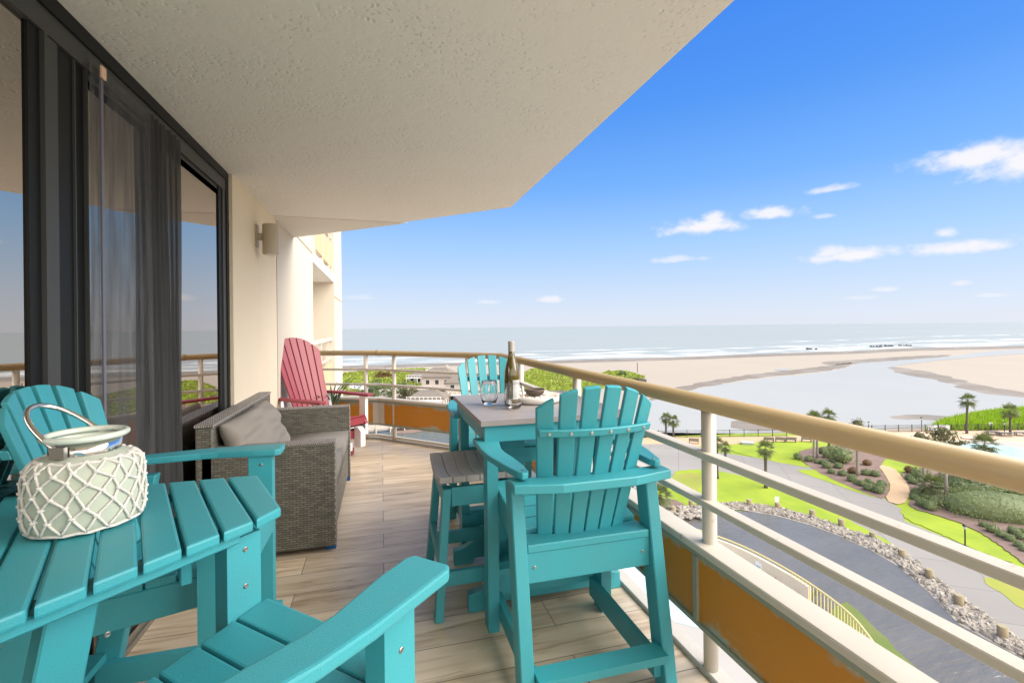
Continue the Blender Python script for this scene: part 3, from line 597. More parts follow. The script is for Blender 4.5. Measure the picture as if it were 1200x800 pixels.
    for s in arms:
        pr = [(.243, .118), (.236, .098), (.240, .02), (.252, -.05), (.262, -.11), (.262, -.17), (.250, -.26), (.243, -.36), (.245, -.445), (.255, -.468), (.275, -.47), (.287, -.45), (.318, -.32), (.340, -.20), (.347, -.10), (.345, .102), (.335, .118)]
        bm = prism(B(), [(s*(a+o_), b) for a, b in pr], za, za+.026); ao = obj('armrest', bm, m, t, bev=.006, seg=2)
        screw(Vector((s*(.265+o_), -.44, za+.0261)), Vector((0, 0, 1)), ao)
    return t
mat_screw = STEEL
cA = make_chair('bar_chair', 'teal bar chair seen from behind, in front of the tall table', group='bar chairs at the tall table')
cA.location = (.7495, 2.086, 0)
cBx = copy_tree(cA); cBx['label'] = 'teal bar chair facing the camera from behind the tall grey table'
cBx.location = (.755, 2.945, 0); cBx.rotation_euler.z = PI
bm = B(); box(bm, -.012, .012, -.425, -.4, .5731, .5739); 
c1 = make_chair('lounge_bar_chair', 'teal chair with its fan back to the glass door, left of the lantern', dz=.04, arms=(1,), group='chairs joined by the wedge table')
c1.location = (-.51, 1.84, 0); c1.rotation_euler.z = -PI/2
# facing +X its left (far) side is local -x
for o in [x for x in COL.objects if x.parent == c1 and x.name.startswith('armrest')]: o.scale.x = -1
c2 = make_chair('lounge_bar_chair', 'teal chair nearest the camera, only its seat and right armrest in view', dz=.035, arms=(1,), group='chairs joined by the wedge table', wide=.225, out=.03, rl=(-.075, .10), rake=.34)
c2.location = (-.198, 1.122, 0); c2.rotation_euler.z = -R(44)

# wedge table between the two chairs
ax = Vector((math.sin(R(66.5)), math.cos(R(66.5)), 0)); cr_ = Vector((-ax.y, ax.x, 0))
ZT = .905
fA, fB = Vector((-.300, 1.280, 0)), Vector((-.595, .958, 0)); bA, bB = Vector((-.385, 1.680, 0)), Vector((-.95, 1.672, 0))
tb = thing('wedge_table', 'teal slatted wedge-shaped table joining two chairs, holding the rope-netted lantern', 'table', (0, 0, 0))
def on_line(p, d, s):                       # point of the line p+d*t whose coordinate along ax is s
    d = d.normalized(); return p+d*((s-p.dot(ax))/d.dot(ax))
s_end = Vector((-.338*.885, 1.446*.885, 0)).dot(ax)
bm = B(); pitch = .0735
for i in range(-1, 9):
    s1 = s_end-pitch*i-.004; s0 = s1-pitch+.008
    if i == -1:
        s1 = s0+.066
        q = [on_line(fA, fA-fB, s0), on_line(fA, fA-fB, s0)+ (ax*.066+cr_*.05), on_line(bA, bA-bB, s0)+ax*.026-cr_*.02, on_line(bA, bA-bB, s0)]
        q[2] = Vector((-.385, 1.678, 0)); q[3] = on_line(bA, bA-bB, s0)
    else:
        q = [on_line(fA, fA-fB, s0), on_line(fA, fA-fB, s1), on_line(bA, bA-bB, s1), on_line(bA, bA-bB, s0)]
    prism(bm, [(v.x, v.y) for v in q], ZT-.026, ZT)
obj('tabletop', bm, TEAL, tb, bev=.006, seg=2)
def plank(p, q, w, z0, z1, side=1):
    d = (q-p).normalized(); n_ = Vector((-d.y, d.x, 0))*w*side
    return prism(B(), [(v.x, v.y) for v in (p, q, q+n_, p+n_)], z0, z1)
df = (fB-fA).normalized(); nf = Vector((-df.y, df.x, 0))
if nf.dot(cr_) < 0: nf = -nf
pf = fA+nf*.022+df*.02
obj('batten', plank(pf, pf+df*.62, .07, ZT-.052, ZT-.0265, 1 if Vector((-df.y, df.x, 0)).dot(cr_) > 0 else -1), TEAL, tb, bev=.004)
pb = bA+Vector((-.02, -.03, 0)); obj('batten', plank(pb, pb+Vector((-.5, 0, 0)), .07, ZT-.052, ZT-.0265, 1), TEAL, tb, bev=.004)
mid = (fA+bA)/2; obj('apron', plank(mid-ax*.16-cr_*.11, mid-ax*.16+cr_*.12, .024, ZT-.15, ZT-.053, 1), TEAL, tb, bev=.003)

# lantern on the wedge table
LC = Vector((-.690, 1.385, ZT))
ln = thing('rope_lantern', 'pale green glass lantern in white rope net with a chrome loop handle', 'lantern', LC)
prof = [(.02, .004), (.096, .004), (.106, .012), (.110, .03), (.111, .07), (.110, .115), (.106, .142), (.097, .157), (.080, .166), (.067, .172)]
bm = B(); lathe(bm, prof, 48); obj('jar', bm, JAR, ln, smooth=True)
bm = B(); lathe(bm, [(.066, .150), (.068, .150), (.068, .206), (.066, .206)], 40); obj('collar', bm, CHROME, ln, smooth=True)
rim = [(.077*math.cos(2*PI*i/40), .077*math.sin(2*PI*i/40), .212) for i in range(41)]
bm = tube(B(), rim, .0075, 12, False); bmesh.ops.remove_doubles(bm, verts=bm.verts, dist=.0005); obj('rim', bm, mat('pale_green_rim', (.62, .68, .60), .2), ln, smooth=True)
bm = B(); lathe(bm, [(.04, .03), (.045, .03), (.045, .12), (.04, .125), (0, .12)], 24); obj('candle', bm, CANDLE, ln, smooth=True)
def rad(z):
    for (r0, z0), (r1, z1) in zip(prof, prof[1:]):
        if z0 <= z <= z1 and z1 > z0: return r0+(r1-r0)*(z-z0)/(z1-z0)
    return prof[-1][0]
rnd = random.Random(4); NC, zs = 17, [.012, .040, .068, .096, .122, .145, .163]
def netp(i, j):
    rr = random.Random(i % NC*31+j*7); a = 2*PI*(i % NC+.5*(j % 2)+rr.uniform(-.16, .16))/NC; z = zs[j]+rr.uniform(-.006, .006)*(0 < j < 6); r = rad(z)+.0025
    return Vector((r*math.cos(a), r*math.sin(a), z))
bm = B(); kn = B()
for j in range(len(zs)-1):
    for i in range(NC):
        for di in ((0, 1) if j % 2 else (0, -1)):
            p, q = netp(i, j), netp(i+di, j+1); ps = []
            for k in range(6):
                v = p.lerp(q, k/5); rr_ = rad(v.z)+.003; a = math.atan2(v.y, v.x); ps.append(Vector((rr_*math.cos(a), rr_*math.sin(a), v.z)))
            tube(bm, ps, .0031, 6)
        m_ = Matrix.Translation(netp(i, j+1)) @ Matrix.Rotation(rnd.uniform(0, 3), 4, 'Z') @ Matrix.Diagonal((1.3, 1.0, .75, 1))
        bmesh.ops.create_icosphere(kn, subdivisions=1, radius=.0068, matrix=m_)
ring = [((rad(.162)+.004)*math.cos(2*PI*i/30), (rad(.162)+.004)*math.sin(2*PI*i/30), .161+.002*math.sin(i*2.1)) for i in range(31)]
tube(bm, ring, .0035, 6, False)
ring = [((.107)*math.cos(2*PI*i/30), (.107)*math.sin(2*PI*i/30), .009+.0015*math.sin(i*2.7)) for i in range(31)]
tube(bm, ring, .0035, 6, False)
me_ = bpy.data.meshes.new('k'); kn.to_mesh(me_); bm.from_mesh(me_); nt_ = obj('rope_net', bm, ROPE, ln, smooth=True)
# loop handle leaning back-left, hinged either side of the collar
hd = Vector((-.97, .22, 0)).normalized(); hs = Vector((-hd.y, hd.x, 0)); hp = []
hu = (hd*math.cos(R(40))+Vector((0, 0, 1))*math.sin(R(40)))
base = Vector((0, 0, .186))
for i in range(25):
    a = PI*i/24; hp.append(base+hs*.074*math.cos(a)+hu*(.150*math.sin(a)**.8))
bm = tube(B(), hp, .0058, 10); obj('handle', bm, CHROME, ln, smooth=True)
bm = B()
for s in (-1, 1):
    c = base+hs*.074*s; mt = Matrix.Translation(c) @ Matrix.Rotation(math.atan2(hs.y, hs.x), 4, 'Z')
    bm = B(); box(bm, -.004, .006, -.016, .016, -.013, .013, mt); obj('hinge', bm, STEEL, ln, bev=.003)


# ------------------------------------------------------------------ tall table
tt = thing('bar_table', 'tall square table with grey planked top and teal apron, holding the wine bottle', 'table', (.79, 2.52, 0))
bm = B()
for i in range(5):
    y0 = -.425+.17*i; box(bm, -.365, .365, y0+.001, y0+.169, .921, .945)
obj('tabletop', bm, TABLET, tt, bev=.0035)
bm = B()
for s in (-1, 1):
    box(bm, -.345, .345, s*.395-.012, s*.395+.012, .845, .9205); box(bm, s*.333-.012, s*.333+.012, -.3825, .3825, .845, .9205)
obj('apron', bm, TEAL, tt, bev=.003)
for xc in (-.16, .2):
    bm = B(); box(bm, xc-.075, xc+.075, -.16, .16, .14, .8445); obj('pedestal', bm, TEAL, tt, bev=.004)
for yc in (-.235, .235):
    pf_ = [(-.40, 0), (-.40, .085), (-.37, .088), (-.33, .10), (-.29, .125), (-.26, .16), (-.24, .20), (.24, .20), (.26, .16), (.29, .125), (.33, .10), (.37, .088), (.40, .085), (.40, 0), (.30, 0), (.28, .03), (-.28, .03), (-.30, 0)]
    bm = xz(B(), pf_, yc-.025, yc+.025); obj('foot', bm, TEAL, tt, bev=.003)
bm = B(); box(bm, -.22, .26, -.2095, .2095, .141, .17); obj('stretcher', bm, TEAL, tt, bev=.003)

# stool
st = thing('bar_stool', 'backless teal stool with curved grey slatted seat, left of the tall table', 'stool', (.445, 2.485, 0))
bm = B()
for i in range(6):
    x0 = -.19+.0645*i; q = []
    for k in range(9):
        y = -.235+.47*k/8; q.append((y, .622+.040*(abs(y)/.235)**2))
    yz(bm, [(y, z) for y, z in q]+[(y, z-.03) for y, z in q[::-1]], x0+.0012, x0+.0633)
obj('seat', bm, GREYW, st, bev=.003)
def legbox(p, q, wx, wy, m, parent, name='leg'):
    p, q = Vector(p), Vector(q)
    rg = lambda c: [c+Vector((-wx, -wy, 0)), c+Vector((wx, -wy, 0)), c+Vector((wx, wy, 0)), c+Vector((-wx, wy, 0))]
    bm = B(); loft(bm, [rg(p), rg(q)]); bmesh.ops.recalc_face_normals(bm, faces=bm.faces[:]); return obj(name, bm, m, parent, bev=.003)
for sx in (-1, 1):
    for sy in (-1, 1): legbox((sx*.200, sy*.235, 0), (sx*.150, sy*.185, .598), .02, .03, TEAL, st)
for s in (-1, 1):
    bm = B(); box(bm, -.130, .130, s*.20-.013, s*.20+.013, .515, .603); obj('apron', bm, TEAL, st, bev=.003)
    bm = B(); box(bm, s*.155-.012, s*.155+.012, -.155, .155, .515, .603); obj('apron', bm, TEAL, st, bev=.003)
    bm = B(); box(bm, -.165, .165, s*.222-.014, s*.222+.014, .15, .215); obj('stretcher', bm, TEAL, st, bev=.003)
    bm = B(); box(bm, s*.183-.012, s*.183+.012, -.190, .190, .23, .295); obj('stretcher', bm, TEAL, st, bev=.003)

# table ware
TZ = .9455
wb = thing('wine_bottle', 'tall amber wine bottle with beige screw cap on the grey table', 'bottle', (.672, 2.475, TZ)); wb.scale = (1.08, 1.08, 1.02)
bm = B(); lathe(bm, [(.0, .002), (.030, 0), (.036, .006), (.037, .02), (.037, .155), (.035, .18), (.028, .215), (.020, .245), (.0155, .27), (.0150, .285)], 28); obj('glass', bm, BOTTLE, wb, smooth=True)
bm = B(); lathe(bm, [(.0158, .282), (.0160, .333), (.0150, .336), (0, .336)], 24); obj('cap', bm, CAPM, wb)
bm = B(); a0 = math.atan2(-2.475, -.672); k0_ = []
rows = [[(.0376*math.cos(a0+.15+(i/10)*1.25), .0376*math.sin(a0+.15+(i/10)*1.25), z) for i in range(11)] for z in (.035, .135)]
loft(bm, rows, False, False); obj('label', bm, LABELW, wb, smooth=True)
def tumbler(x, y, label):
    t = bm = None
    bm = B(); lathe(bm, [(0, .003), (.024, .001), (.030, .006), (.040, .03), (.0425, .05), (.040, .08), (.0345, .112), (.0335, .114), (.033, .112), (.0385, .08), (.041, .05), (.0385, .031), (.028, .011), (.0, .009)], 32)
    o = obj('wine_glass', bm, TUMB, smooth=True); o.location = (x, y, TZ); o.scale = (1.15,)*3; tag(o, label, 'glass', 'stemless wine glasses')
tumbler(.560, 2.53, 'stemless wine glass at the left corner of the grey table')
tumbler(.655, 2.37, 'stemless wine glass standing in front of the wine bottle')
ds = thing('shell_dish', 'round white dish of sea shells beside the wine bottle', 'dish', (.835, 2.56, TZ))
bm = B(); lathe(bm, [(0, 0), (.125, 0), (.140, .008), (.152, .036), (.149, .038), (.136, .013), (.12, .007), (0, .007)], 40); obj('plate', bm, DISH, ds, smooth=True)
bm = B(); rnd = random.Random(9)
for i in range(60):
    a = rnd.uniform(0, 6.28); r_ = rnd.uniform(.055, .132); m_ = Matrix.Translation((r_*math.cos(a), r_*math.sin(a), rnd.uniform(.014, .034))) @ Matrix.Rotation(rnd.uniform(0, 6), 4, (rnd.random(), rnd.random(), .3)) @ Matrix.Diagonal((1.2, .8, .55, 1))
    bmesh.ops.create_icosphere(bm, subdivisions=1, radius=rnd.uniform(.010, .017), matrix=m_)
sh = obj('shells', bm, SHELL, ds)
sh['kind'] = 'stuff'
bw = B(); lathe(bw, [(0, .0), (.03, .003), (.05, .018), (.058, .042), (.055, .044), (.047, .022), (.028, .009), (0, .007)], 32)
o = obj('coconut_bowl', bw, BOWL, smooth=True); o.location = (.830, 2.565, TZ+.026); tag(o, 'small dark coconut shell bowl set among the shells in the white dish', 'bowl')

# ------------------------------------------------------------------ wicker loveseat
sf = thing('wicker_loveseat', 'grey-brown woven wicker loveseat against the cream wall', 'sofa', (-.645, 3.13, 0))
SW = 1.50
def wick(name, x0, x1, y0, y1, z0, z1, m=WICK):
    bm = B(); box(bm, x0, x1, y0, y1, z0, z1); return obj(name, bm, m, sf, bev=.008)
wick('armrest', -.36, .355, 0, .095, .035, .655); wick('armrest', -.36, .355, SW-.095, SW, .035, .655)
bm = B(); box(bm, -.36, .359, -.003, .098, .6551, .672); box(bm, .3551, .362, -.003, .098, .035, .655); obj('arm_trim', bm, WICKE, sf, bev=.004)
bm = B(); box(bm, -.36, .359, SW-.098, SW+.003, .6551, .672); box(bm, .3551, .362, SW-.098, SW+.003, .035, .655); obj('arm_trim', bm, WICKE, sf, bev=.004)
bm = yz(B(), [(0, 0)]*0+[(.0, .05), (SW, .05), (SW, .80), (0, .80)], -.395, -.305); obj('back', bm, WICK, sf, bev=.008)
bm = B(); box(bm, -.398, -.300, -.003, SW+.003, .8001, .818); obj('back_trim', bm, WICKE, sf, bev=.004)
wick('seat_base', -.30, .345, .096, SW-.096, .06, .33)
def cushion(name, w, d, h, m, parent, M, seed=0, puff=1., nx=26, ny=20, wr=.0):
    bm = B(); rnd = random.Random(seed); ph = [rnd.uniform(0, 6.3) for _ in range(8)]; lay = []
    for s in (-1, 1):
        g = []
        for i in range(nx+1):
            row = []
            for j in range(ny+1):
                u, v = -1+2*i/nx, -1+2*j/ny
                e = (max(0, 1-abs(u)**(3.2/puff))*max(0, 1-abs(v)**(3.2/puff)))**.42
                wz = wr*(math.sin(5*u+3*v+ph[0])+.7*math.sin(9*u-4*v+ph[1]+1.5*math.sin(3*v+ph[2]))+.5*math.sin(15*u+2*v+ph[3]))*e
                pin = 1-.05*puff*(1-e)*(1-abs(u*v))
                row.append(bm.verts.new(M @ Vector((u*w/2*pin, v*d/2*pin, s*(h/2*e)+wz))))
            g.append(row)
        for i in range(nx):
            for j in range(ny):
                f = (g[i][j], g[i+1][j], g[i+1][j+1], g[i][j+1]); bm.faces.new(f if s > 0 else f[::-1])
        lay.append(g)
    bmesh.ops.remove_doubles(bm, verts=bm.verts, dist=.0004)
    return obj(name, bm, m, parent, smooth=True)
bm = B(); box(bm, -.295, .352, .10, SW/2-.002, .331, .452); obj('seat_cushion', bm, CUSH, sf, bev=.022, seg=3, smooth=True)
bm = B(); box(bm, -.295, .352, SW/2+.002, SW-.10, .331, .452); obj('seat_cushion', bm, CUSH, sf, bev=.022, seg=3, smooth=True)
for x in (-.33, .30):
    for y in (.03, SW-.09):
        bm = B(); box(bm, x, x+.06, y, y+.055, 0, .034); obj('foot', bm, BLUE, sf, bev=.003)
pm = Matrix.Translation((-.165, .47, .625)) @ Matrix.Rotation(R(66), 4, 'Y') @ Matrix.Rotation(R(4), 4, 'X')
pw = cushion('back_pillow', .42, .86, .2, CUSH, None, Matrix.Identity(4), 3, 1.05, 44, 52, .011)
pw.matrix_world = sf.matrix_world @ Matrix.Translation((-.645, 3.13, 0)) @ pm; tag(pw, 'plump grey cushion leaning against the back of the wicker loveseat', 'cushion')
pts_ = [(-.17, -.37, 0), (.0, -.375, 0), (.17, -.37, 0), (.172, 0, 0), (.17, .37, 0), (0, .375, 0), (-.17, .37, 0), (-.172, 0, 0), (-.17, -.37, 0)]
obj('piping', tube(B(), pts_, .005, 8, False), PIPE, pw, smooth=True)

# ------------------------------------------------------------------ red swivel glider
rg = thing('red_glider', 'red and white slatted fan-back glider chair by the far railing', 'chair', (-.60, 5.52, 0), R(-90-44))
def rbox(name, m, *a, bev=.004):
    bm = B(); box(bm, *a); return obj(name, bm, m, rg, bev=bev)
bm = B(); 
for i in range(7):
    uc_ = -1+(2*i+1)/7; hb = .128
    def fp(u, z): 
        t_ = (z-.40)/.87; hw_ = .215+.098*t_; return Vector((u*hw_, -.21-.33*t_+.04*u*u, z))
    zt = lambda u: 1.265-.16*abs(u)**2.3
    pp = [(uc_-hb, .40), (uc_+hb, .40), (uc_+hb, zt(uc_+hb)), (uc_+hb*.3, zt(uc_+hb*.3)), (uc_-hb*.3, zt(uc_-hb*.3)), (uc_-hb, zt(uc_-hb))]
    fr_ = [fp(u, z) for u, z in pp]; loft(bm, [fr_, [v+Vector((0, .02, .007)) for v in fr_]])
bmesh.ops.recalc_face_normals(bm, faces=bm.faces[:]); obj('backrest', bm, RED, rg, bev=.004)
bm = B()
for i in range(5):
    a = .33-.107*i; za_, zb_ = .43-.035*i/1.0*.9, .43-.035*(i+1)*.9
    yz(bm, [(a-.1, zb_-.022), (a, za_-.022), (a, za_), (a-.1, zb_)], -.27, .27)
box(bm, -.27, .27, .315, .34, .335, .405)
obj('seat', bm, RED, rg, bev=.005)
for s in (-1, 1):
    pr = [(.275, .36), (.27, .30), (.285, .1), (.30, -.05), (.29, -.33), (.33, -.36), (.36, -.30), (.375, -.05), (.375, .34), (.36, .365)]
    bm = prism(B(), [(s*a, b) for a, b in pr], .62, .646); obj('armrest', bm, RED, rg, bev=.005)
    bm = B(); box(bm, min(s*.285, s*.325), max(s*.285, s*.325), .22, .31, .20, .6195); obj('front_post', bm, WHITE, rg, bev=.004)
    bm = yz(B(), [(-.30, .28), (-.22, .28), (-.29, .6195), (-.37, .6195)], min(s*.285, s*.325), max(s*.285, s*.325)); obj('rear_post', bm, WHITE, rg, bev=.004)
    bm = yz(B(), [(.36, .33), (.33, .39), (-.35, .20), (-.35, .13)], min(s*.24, s*.284), max(s*.24, s*.284)); obj('seat_rail', bm, RED, rg, bev=.004)
    bm = yz(B(), [(.30, .10), (.40, .10), (.40, .27), (.36, .31), (.30, .31)], min(s*.13, s*.20), max(s*.13, s*.20)); obj('glide_bracket', bm, WHITE, rg, bev=.004)
rbox('glide_beam', RED, -.29, .29, .20, .30, .19, .27); rbox('glide_beam', WHITE, -.05, .05, -.3, .36, .08, .16)
rg_ring = [(.27*math.cos(2*PI*i/40), .27*math.sin(2*PI*i/40)) for i in range(40)]
bm = B(); a = [[(.30*math.cos(2*PI*i/40), .30*math.sin(2*PI*i/40), z) for i in range(40)] for z in (0, .045)]; b_ = [[(.20*math.cos(2*PI*i/40), .20*math.sin(2*PI*i/40), z) for i in range(40)] for z in (.045, 0)]
rs = loft(bm, a+b_+[a[0]], False); bmesh.ops.remove_doubles(bm, verts=bm.verts, dist=.0005); bmesh.ops.recalc_face_normals(bm, faces=bm.faces[:]); obj('ring_base', bm, RED, rg, bev=.004)
rbox('cross_foot', WHITE, -.2, .2, -.045, .045, .02, .075)

# potted snake plant behind the red chair
sp_ = thing('snake_plant', 'dark spiky snake plant in a pot by the far railing', 'potted plant', (-.62, 6.12, 0))
bm = B(); lathe(bm, [(.0, 0), (.11, 0), (.15, .26), (.155, .28), (.14, .28), (.13, .25), (0, .25)], 24); obj('pot', bm, POTM, sp_, smooth=True)
def blade(bm, base, az, lean, ln_, w, curl=.3, n_=6):
    pr = None; pts = []
    for i in range(n_+1):
        t_ = i/n_; an = lean+curl*t_*t_; 
        pts.append((base+Vector((math.cos(az), math.sin(az), 0))*ln_*t_*math.sin(an)+Vector((0, 0, 1))*ln_*t_*math.cos(an), w*(1-t_**2.2)*.5+.001))
    sd = Vector((-math.sin(az), math.cos(az), 0)); fo = Vector((math.cos(az), math.sin(az), 0))*.004
    L_ = [[bm.verts.new(p-sd*w_), bm.verts.new(p+fo*2), bm.verts.new(p+sd*w_)] for p, w_ in pts]
    for a, b in zip(L_, L_[1:]):
        bm.faces.new((a[0], a[1], b[1], b[0])); bm.faces.new((a[1], a[2], b[2], b[1]))
bm = B(); rnd = random.Random(2)
for i in range(17): blade(bm, Vector((rnd.uniform(-.06, .06), rnd.uniform(-.06, .06), .24)), rnd.uniform(0, 6.28), rnd.uniform(.05, .55), rnd.uniform(.35, .62), rnd.uniform(.035, .055))
obj('leaves', bm, AGAVE, sp_)
# ================================================================== OUTDOOR THINGS
GRN = {}
def leafmat(name, c, c2, rough=.6, vs=2.):
    m = mat(name, c, rough, .6, vs, col2=c2, detail=3)
    t, n, lk, p = nodes(m); p.inputs['Subsurface Weight'].default_value = 0
    tr = n.new('ShaderNodeBsdfTranslucent'); tr.inputs[0].default_value = (c[0]*1.6, c[1]*1.5, c[2], 1); ms_ = n.new('ShaderNodeMixShader'); ms_.inputs[0].default_value = .25
    lk(p.outputs[0], ms_.inputs[1]); lk(tr.outputs[0], ms_.inputs[2]); lk(ms_.outputs[0], n['Material Output'].inputs[0]); return m
LEAF_P = leafmat('palm_leaf', (.10, .135, .04), (.16, .165, .075))
LEAF_S = leafmat('shrub_leaf', (.14, .19, .075), (.20, .23, .11))
LEAF_H = leafmat('hedge_leaf', (.15, .20, .075), (.21, .23, .11))
LEAF_O = leafmat('olive_leaf', (.11, .13, .05), (.17, .13, .075))
LEAF_R = leafmat('rust_leaf', (.18, .09, .04), (.12, .10, .035))
LEAF_G = leafmat('marsh_grass', (.27, .42, .02), (.19, .29, .02), vs=.15)
LEAF_D = leafmat('dune_leaf', (.27, .36, .03), (.20, .19, .05), vs=.3)
LEAF_T = leafmat('dark_tree_leaf', (.075, .115, .04), (.12, .15, .055))
LEAF_Y = leafmat('yucca_leaf', (.14, .17, .07), (.23, .21, .10))
BARK = mat('palm_bark', (.12, .098, .078), .95, .4, 3, .5, 12)
BARK2 = mat('pale_bark', (.30, .25, .20), .95, .3, 3, .4, 12)
def tri(bm, a, b, c): bm.faces.new([bm.verts.new(a), bm.verts.new(b), bm.verts.new(c)])
def leaf_quad(bm, c, s, rnd, nrm=None, asp=.5):
    n_ = (nrm if nrm is not None else Vector((0, 0, 1)))+Vector((rnd.uniform(-1, 1), rnd.uniform(-1, 1), rnd.uniform(-1, 1)))*.9
    n_.normalize(); a = n_.orthogonal().normalized(); a.rotate(Matrix.Rotation(rnd.uniform(0, 6.3), 3, n_)); b = n_.cross(a)
    bm.faces.new([bm.verts.new(c+a*s), bm.verts.new(c+b*s*asp), bm.verts.new(c-a*s), bm.verts.new(c-b*s*asp)])
def crown_mesh(bm, rx, ry, rz, n_, s, rnd, c=(0, 0, 0), flat=-1., lump=.25, clumps=0):
    c = Vector(c); ph = [rnd.uniform(0, 6.3) for _ in range(6)]
    cl = [Vector((rnd.gauss(0, 1), rnd.gauss(0, 1), rnd.gauss(0, 1))).normalized() for _ in range(clumps)]
    for _ in range(n_):
        d = Vector((rnd.gauss(0, 1), rnd.gauss(0, 1), rnd.gauss(0, 1))).normalized()
        if cl and rnd.random() < .85:
            q = rnd.choice(cl); d = (q+d*.38).normalized()
        if d.z < flat: d.z = -d.z*rnd.random()*.3
        r_ = (1+lump*(math.sin(4*d.x+ph[0])*math.sin(4*d.y+ph[1])+.6*math.sin(7*d.z+5*d.x+ph[2])))*rnd.uniform(.72, 1.03)
        p = Vector((d.x*rx, d.y*ry, d.z*rz))*r_; leaf_quad(bm, c+p, s*rnd.uniform(.6, 1.3), rnd, d)
    return bm
# --- palms: fan fronds
def palm_crown_mesh(seed, r=1.7, nf=30):
    rnd = random.Random(seed); bm = B()
    for i in range(nf):
        az = i*2.39996+rnd.uniform(-.3, .3); el = R(78)-R(135)*(i/nf)**.85+rnd.uniform(-.15, .15)
        d = Vector((math.cos(az)*math.cos(el), math.sin(az)*math.cos(el), math.sin(el))); sd = Vector((-math.sin(az), math.cos(az), 0)); u_ = sd.cross(d)*-1
        ln_ = r*rnd.uniform(.75, 1.05); stem = ln_*.42; h = d*stem
        w = Vector((0, 0, .012)); bm.faces.new([bm.verts.new(sd*.02), bm.verts.new(-sd*.02), bm.verts.new(h-sd*.015), bm.verts.new(h+sd*.015)])
        nl = 13
        for k in range(nl):
            a = (-1+2*(k+.5)/nl)*R(105); dr = d*math.cos(a)+sd*math.sin(a); ll = (ln_-stem)*(1-.25*abs(math.sin(a)))*rnd.uniform(.85, 1.05)
            side = dr.cross(u_).normalized()*.045; midp = h+dr*ll*.55+u_*-.02; tip = h+dr*ll+Vector((0, 0, -.16*ll-.10*ll*rnd.random()))
            vs = [bm.verts.new(x) for x in (h, midp+side, tip, midp-side)]; bm.faces.new(vs)
    me = bpy.data.meshes.new('crown'); bm.normal_update(); bm.to_mesh(me); bm.free(); me.materials.append(LEAF_P); return me
PCM = [palm_crown_mesh(s) for s in (1, 2, 3)]
def palm(px, py, cpy, label, name='palm_tree', wide=1., lean=0., cpx=None, bark=BARK):
    b = G(px, py); dist = b.xy.length; t_ = ray(cpx or px, cpy); h = EYE+t_.z*dist/t_.xy.length-GZ
    t = thing(name, label, 'palm tree', b, random.uniform(0, 6), 'palm trees in the hotel garden')
    ml = h*lean; ph = random.uniform(0, 6.3)
    pts = [(ml*(k/7)**2*math.cos(ph), ml*(k/7)**2*math.sin(ph), h*k/7) for k in range(8)]
    obj('trunk', tube(B(), pts, [.24, .19, .17, .165, .165, .17, .20, .16], 10), bark, t, smooth=True)
    c = bpy.data.objects.new('crown', random.choice(PCM)); COL.objects.link(c); c.parent = t; c.location = pts[-1]; c.scale = (wide,)*3; c.rotation_euler.z = random.uniform(0, 6)
    if h > 3.:
        rnd = random.Random(px); bm = B()
        for i in range(26):
            a = rnd.uniform(0, 6.28); z = -rnd.uniform(.1, .9); o_ = Vector(pts[-1])+Vector((math.cos(a)*.17, math.sin(a)*.17, z)); q = o_+Vector((math.cos(a)*.16, math.sin(a)*.16, .16)); sd = Vector((-math.sin(a), math.cos(a), 0))*.05
            tri(bm, o_-sd, o_+sd, q)
        obj('boots', bm, bark, t)
palm(1133, 508.5, 469, 'tall palm with slim bare trunk standing against the pale lagoon, by the pool fence', wide=1.2, lean=.03)
palm(1184, 508.5, 482, 'shorter full-crowned palm in front of the bright marsh grass, right of the tall palm', wide=1.25)
palm(789, 511, 493, 'palm with lone crown left of the near railing post, against the lagoon', wide=1.05)
palm(780.5, 511, 490, 'palm half hidden behind the back of the near teal bar chair', wide=.95)
palm(840.5, 561, 519, 'shaggy palm just right of the near railing post, its trunk crossing the path', wide=.8)
palm(897.5, 572, 526, 'small round-headed palm standing alone on the lawn in the middle', wide=.95)
palm(954, 540, 489, 'grey-trunked palm in the garden bed, its crown left of a taller neighbour', wide=.9, bark=BARK2)
palm(957.8, 537, 491, 'slim palm with thin trunk right behind the grey-trunked palm in the bed', wide=.8, bark=BARK2)
palm(971.5, 530, 487, 'palm whose dark crown tops the tan handrail in the garden bed', wide=1.05)
palm(1005, 558, 512, 'palm whose trunk rises beside the tan curved walkway, crown hidden by the handrail', wide=1., bark=BARK2)
palm(1154, 566, 521, 'low bushy palm in front of the swimming pool', wide=1.25)
palm(1093, 583, 568, 'squat fan palm among round shrubs right of the tan walkway', wide=1.25)
palm(774, 600, 580, 'squat golden-green palm in the mulch below the teal bar chair', wide=1.15)
palm(850, 540, 524, 'leafy young palm beside the shaggy palm, at the lawn edge', wide=.75)
# broad tree
def tree(px, py, cpy, label, cr, ch, leaf, n_=900, s=.16, bark=BARK2, name='garden_tree', grp=None, z=GZ):
    b = G(px, py, z); dist = b.xy.length; t_ = ray(px, cpy); h = EYE+t_.z*dist/t_.xy.length-z
    t = thing(name, label, 'tree', b, random.uniform(0, 6), grp)
    bm = tube(B(), [(0, 0, 0), (.05, 0, h*.4), (.1, .05, h)], [.2, .15, .06], 10)
    for k in range(4):
        a = k*1.6+.4; tube(bm, [(.06, 0, h*(.45+.06*k)), (cr*.45*math.cos(a), cr*.45*math.sin(a), h*.85)], [.07, .025], 6)
    obj('trunk', bm, bark, t, smooth=True)
    obj('crown', crown_mesh(B(), cr, cr, ch, n_, s, random.Random(px), (0, 0, h), clumps=16), leaf, t)
tree(1109, 590, 513, 'pale-trunked garden tree whose olive crown shows above the handrail by the pool', 1.7, 1.1, LEAF_O, 1100)
tree(1083, 575, 516, 'low-crowned olive tree left of the pool, its top just above the handrail', 1.2, .9, LEAF_O, 700)

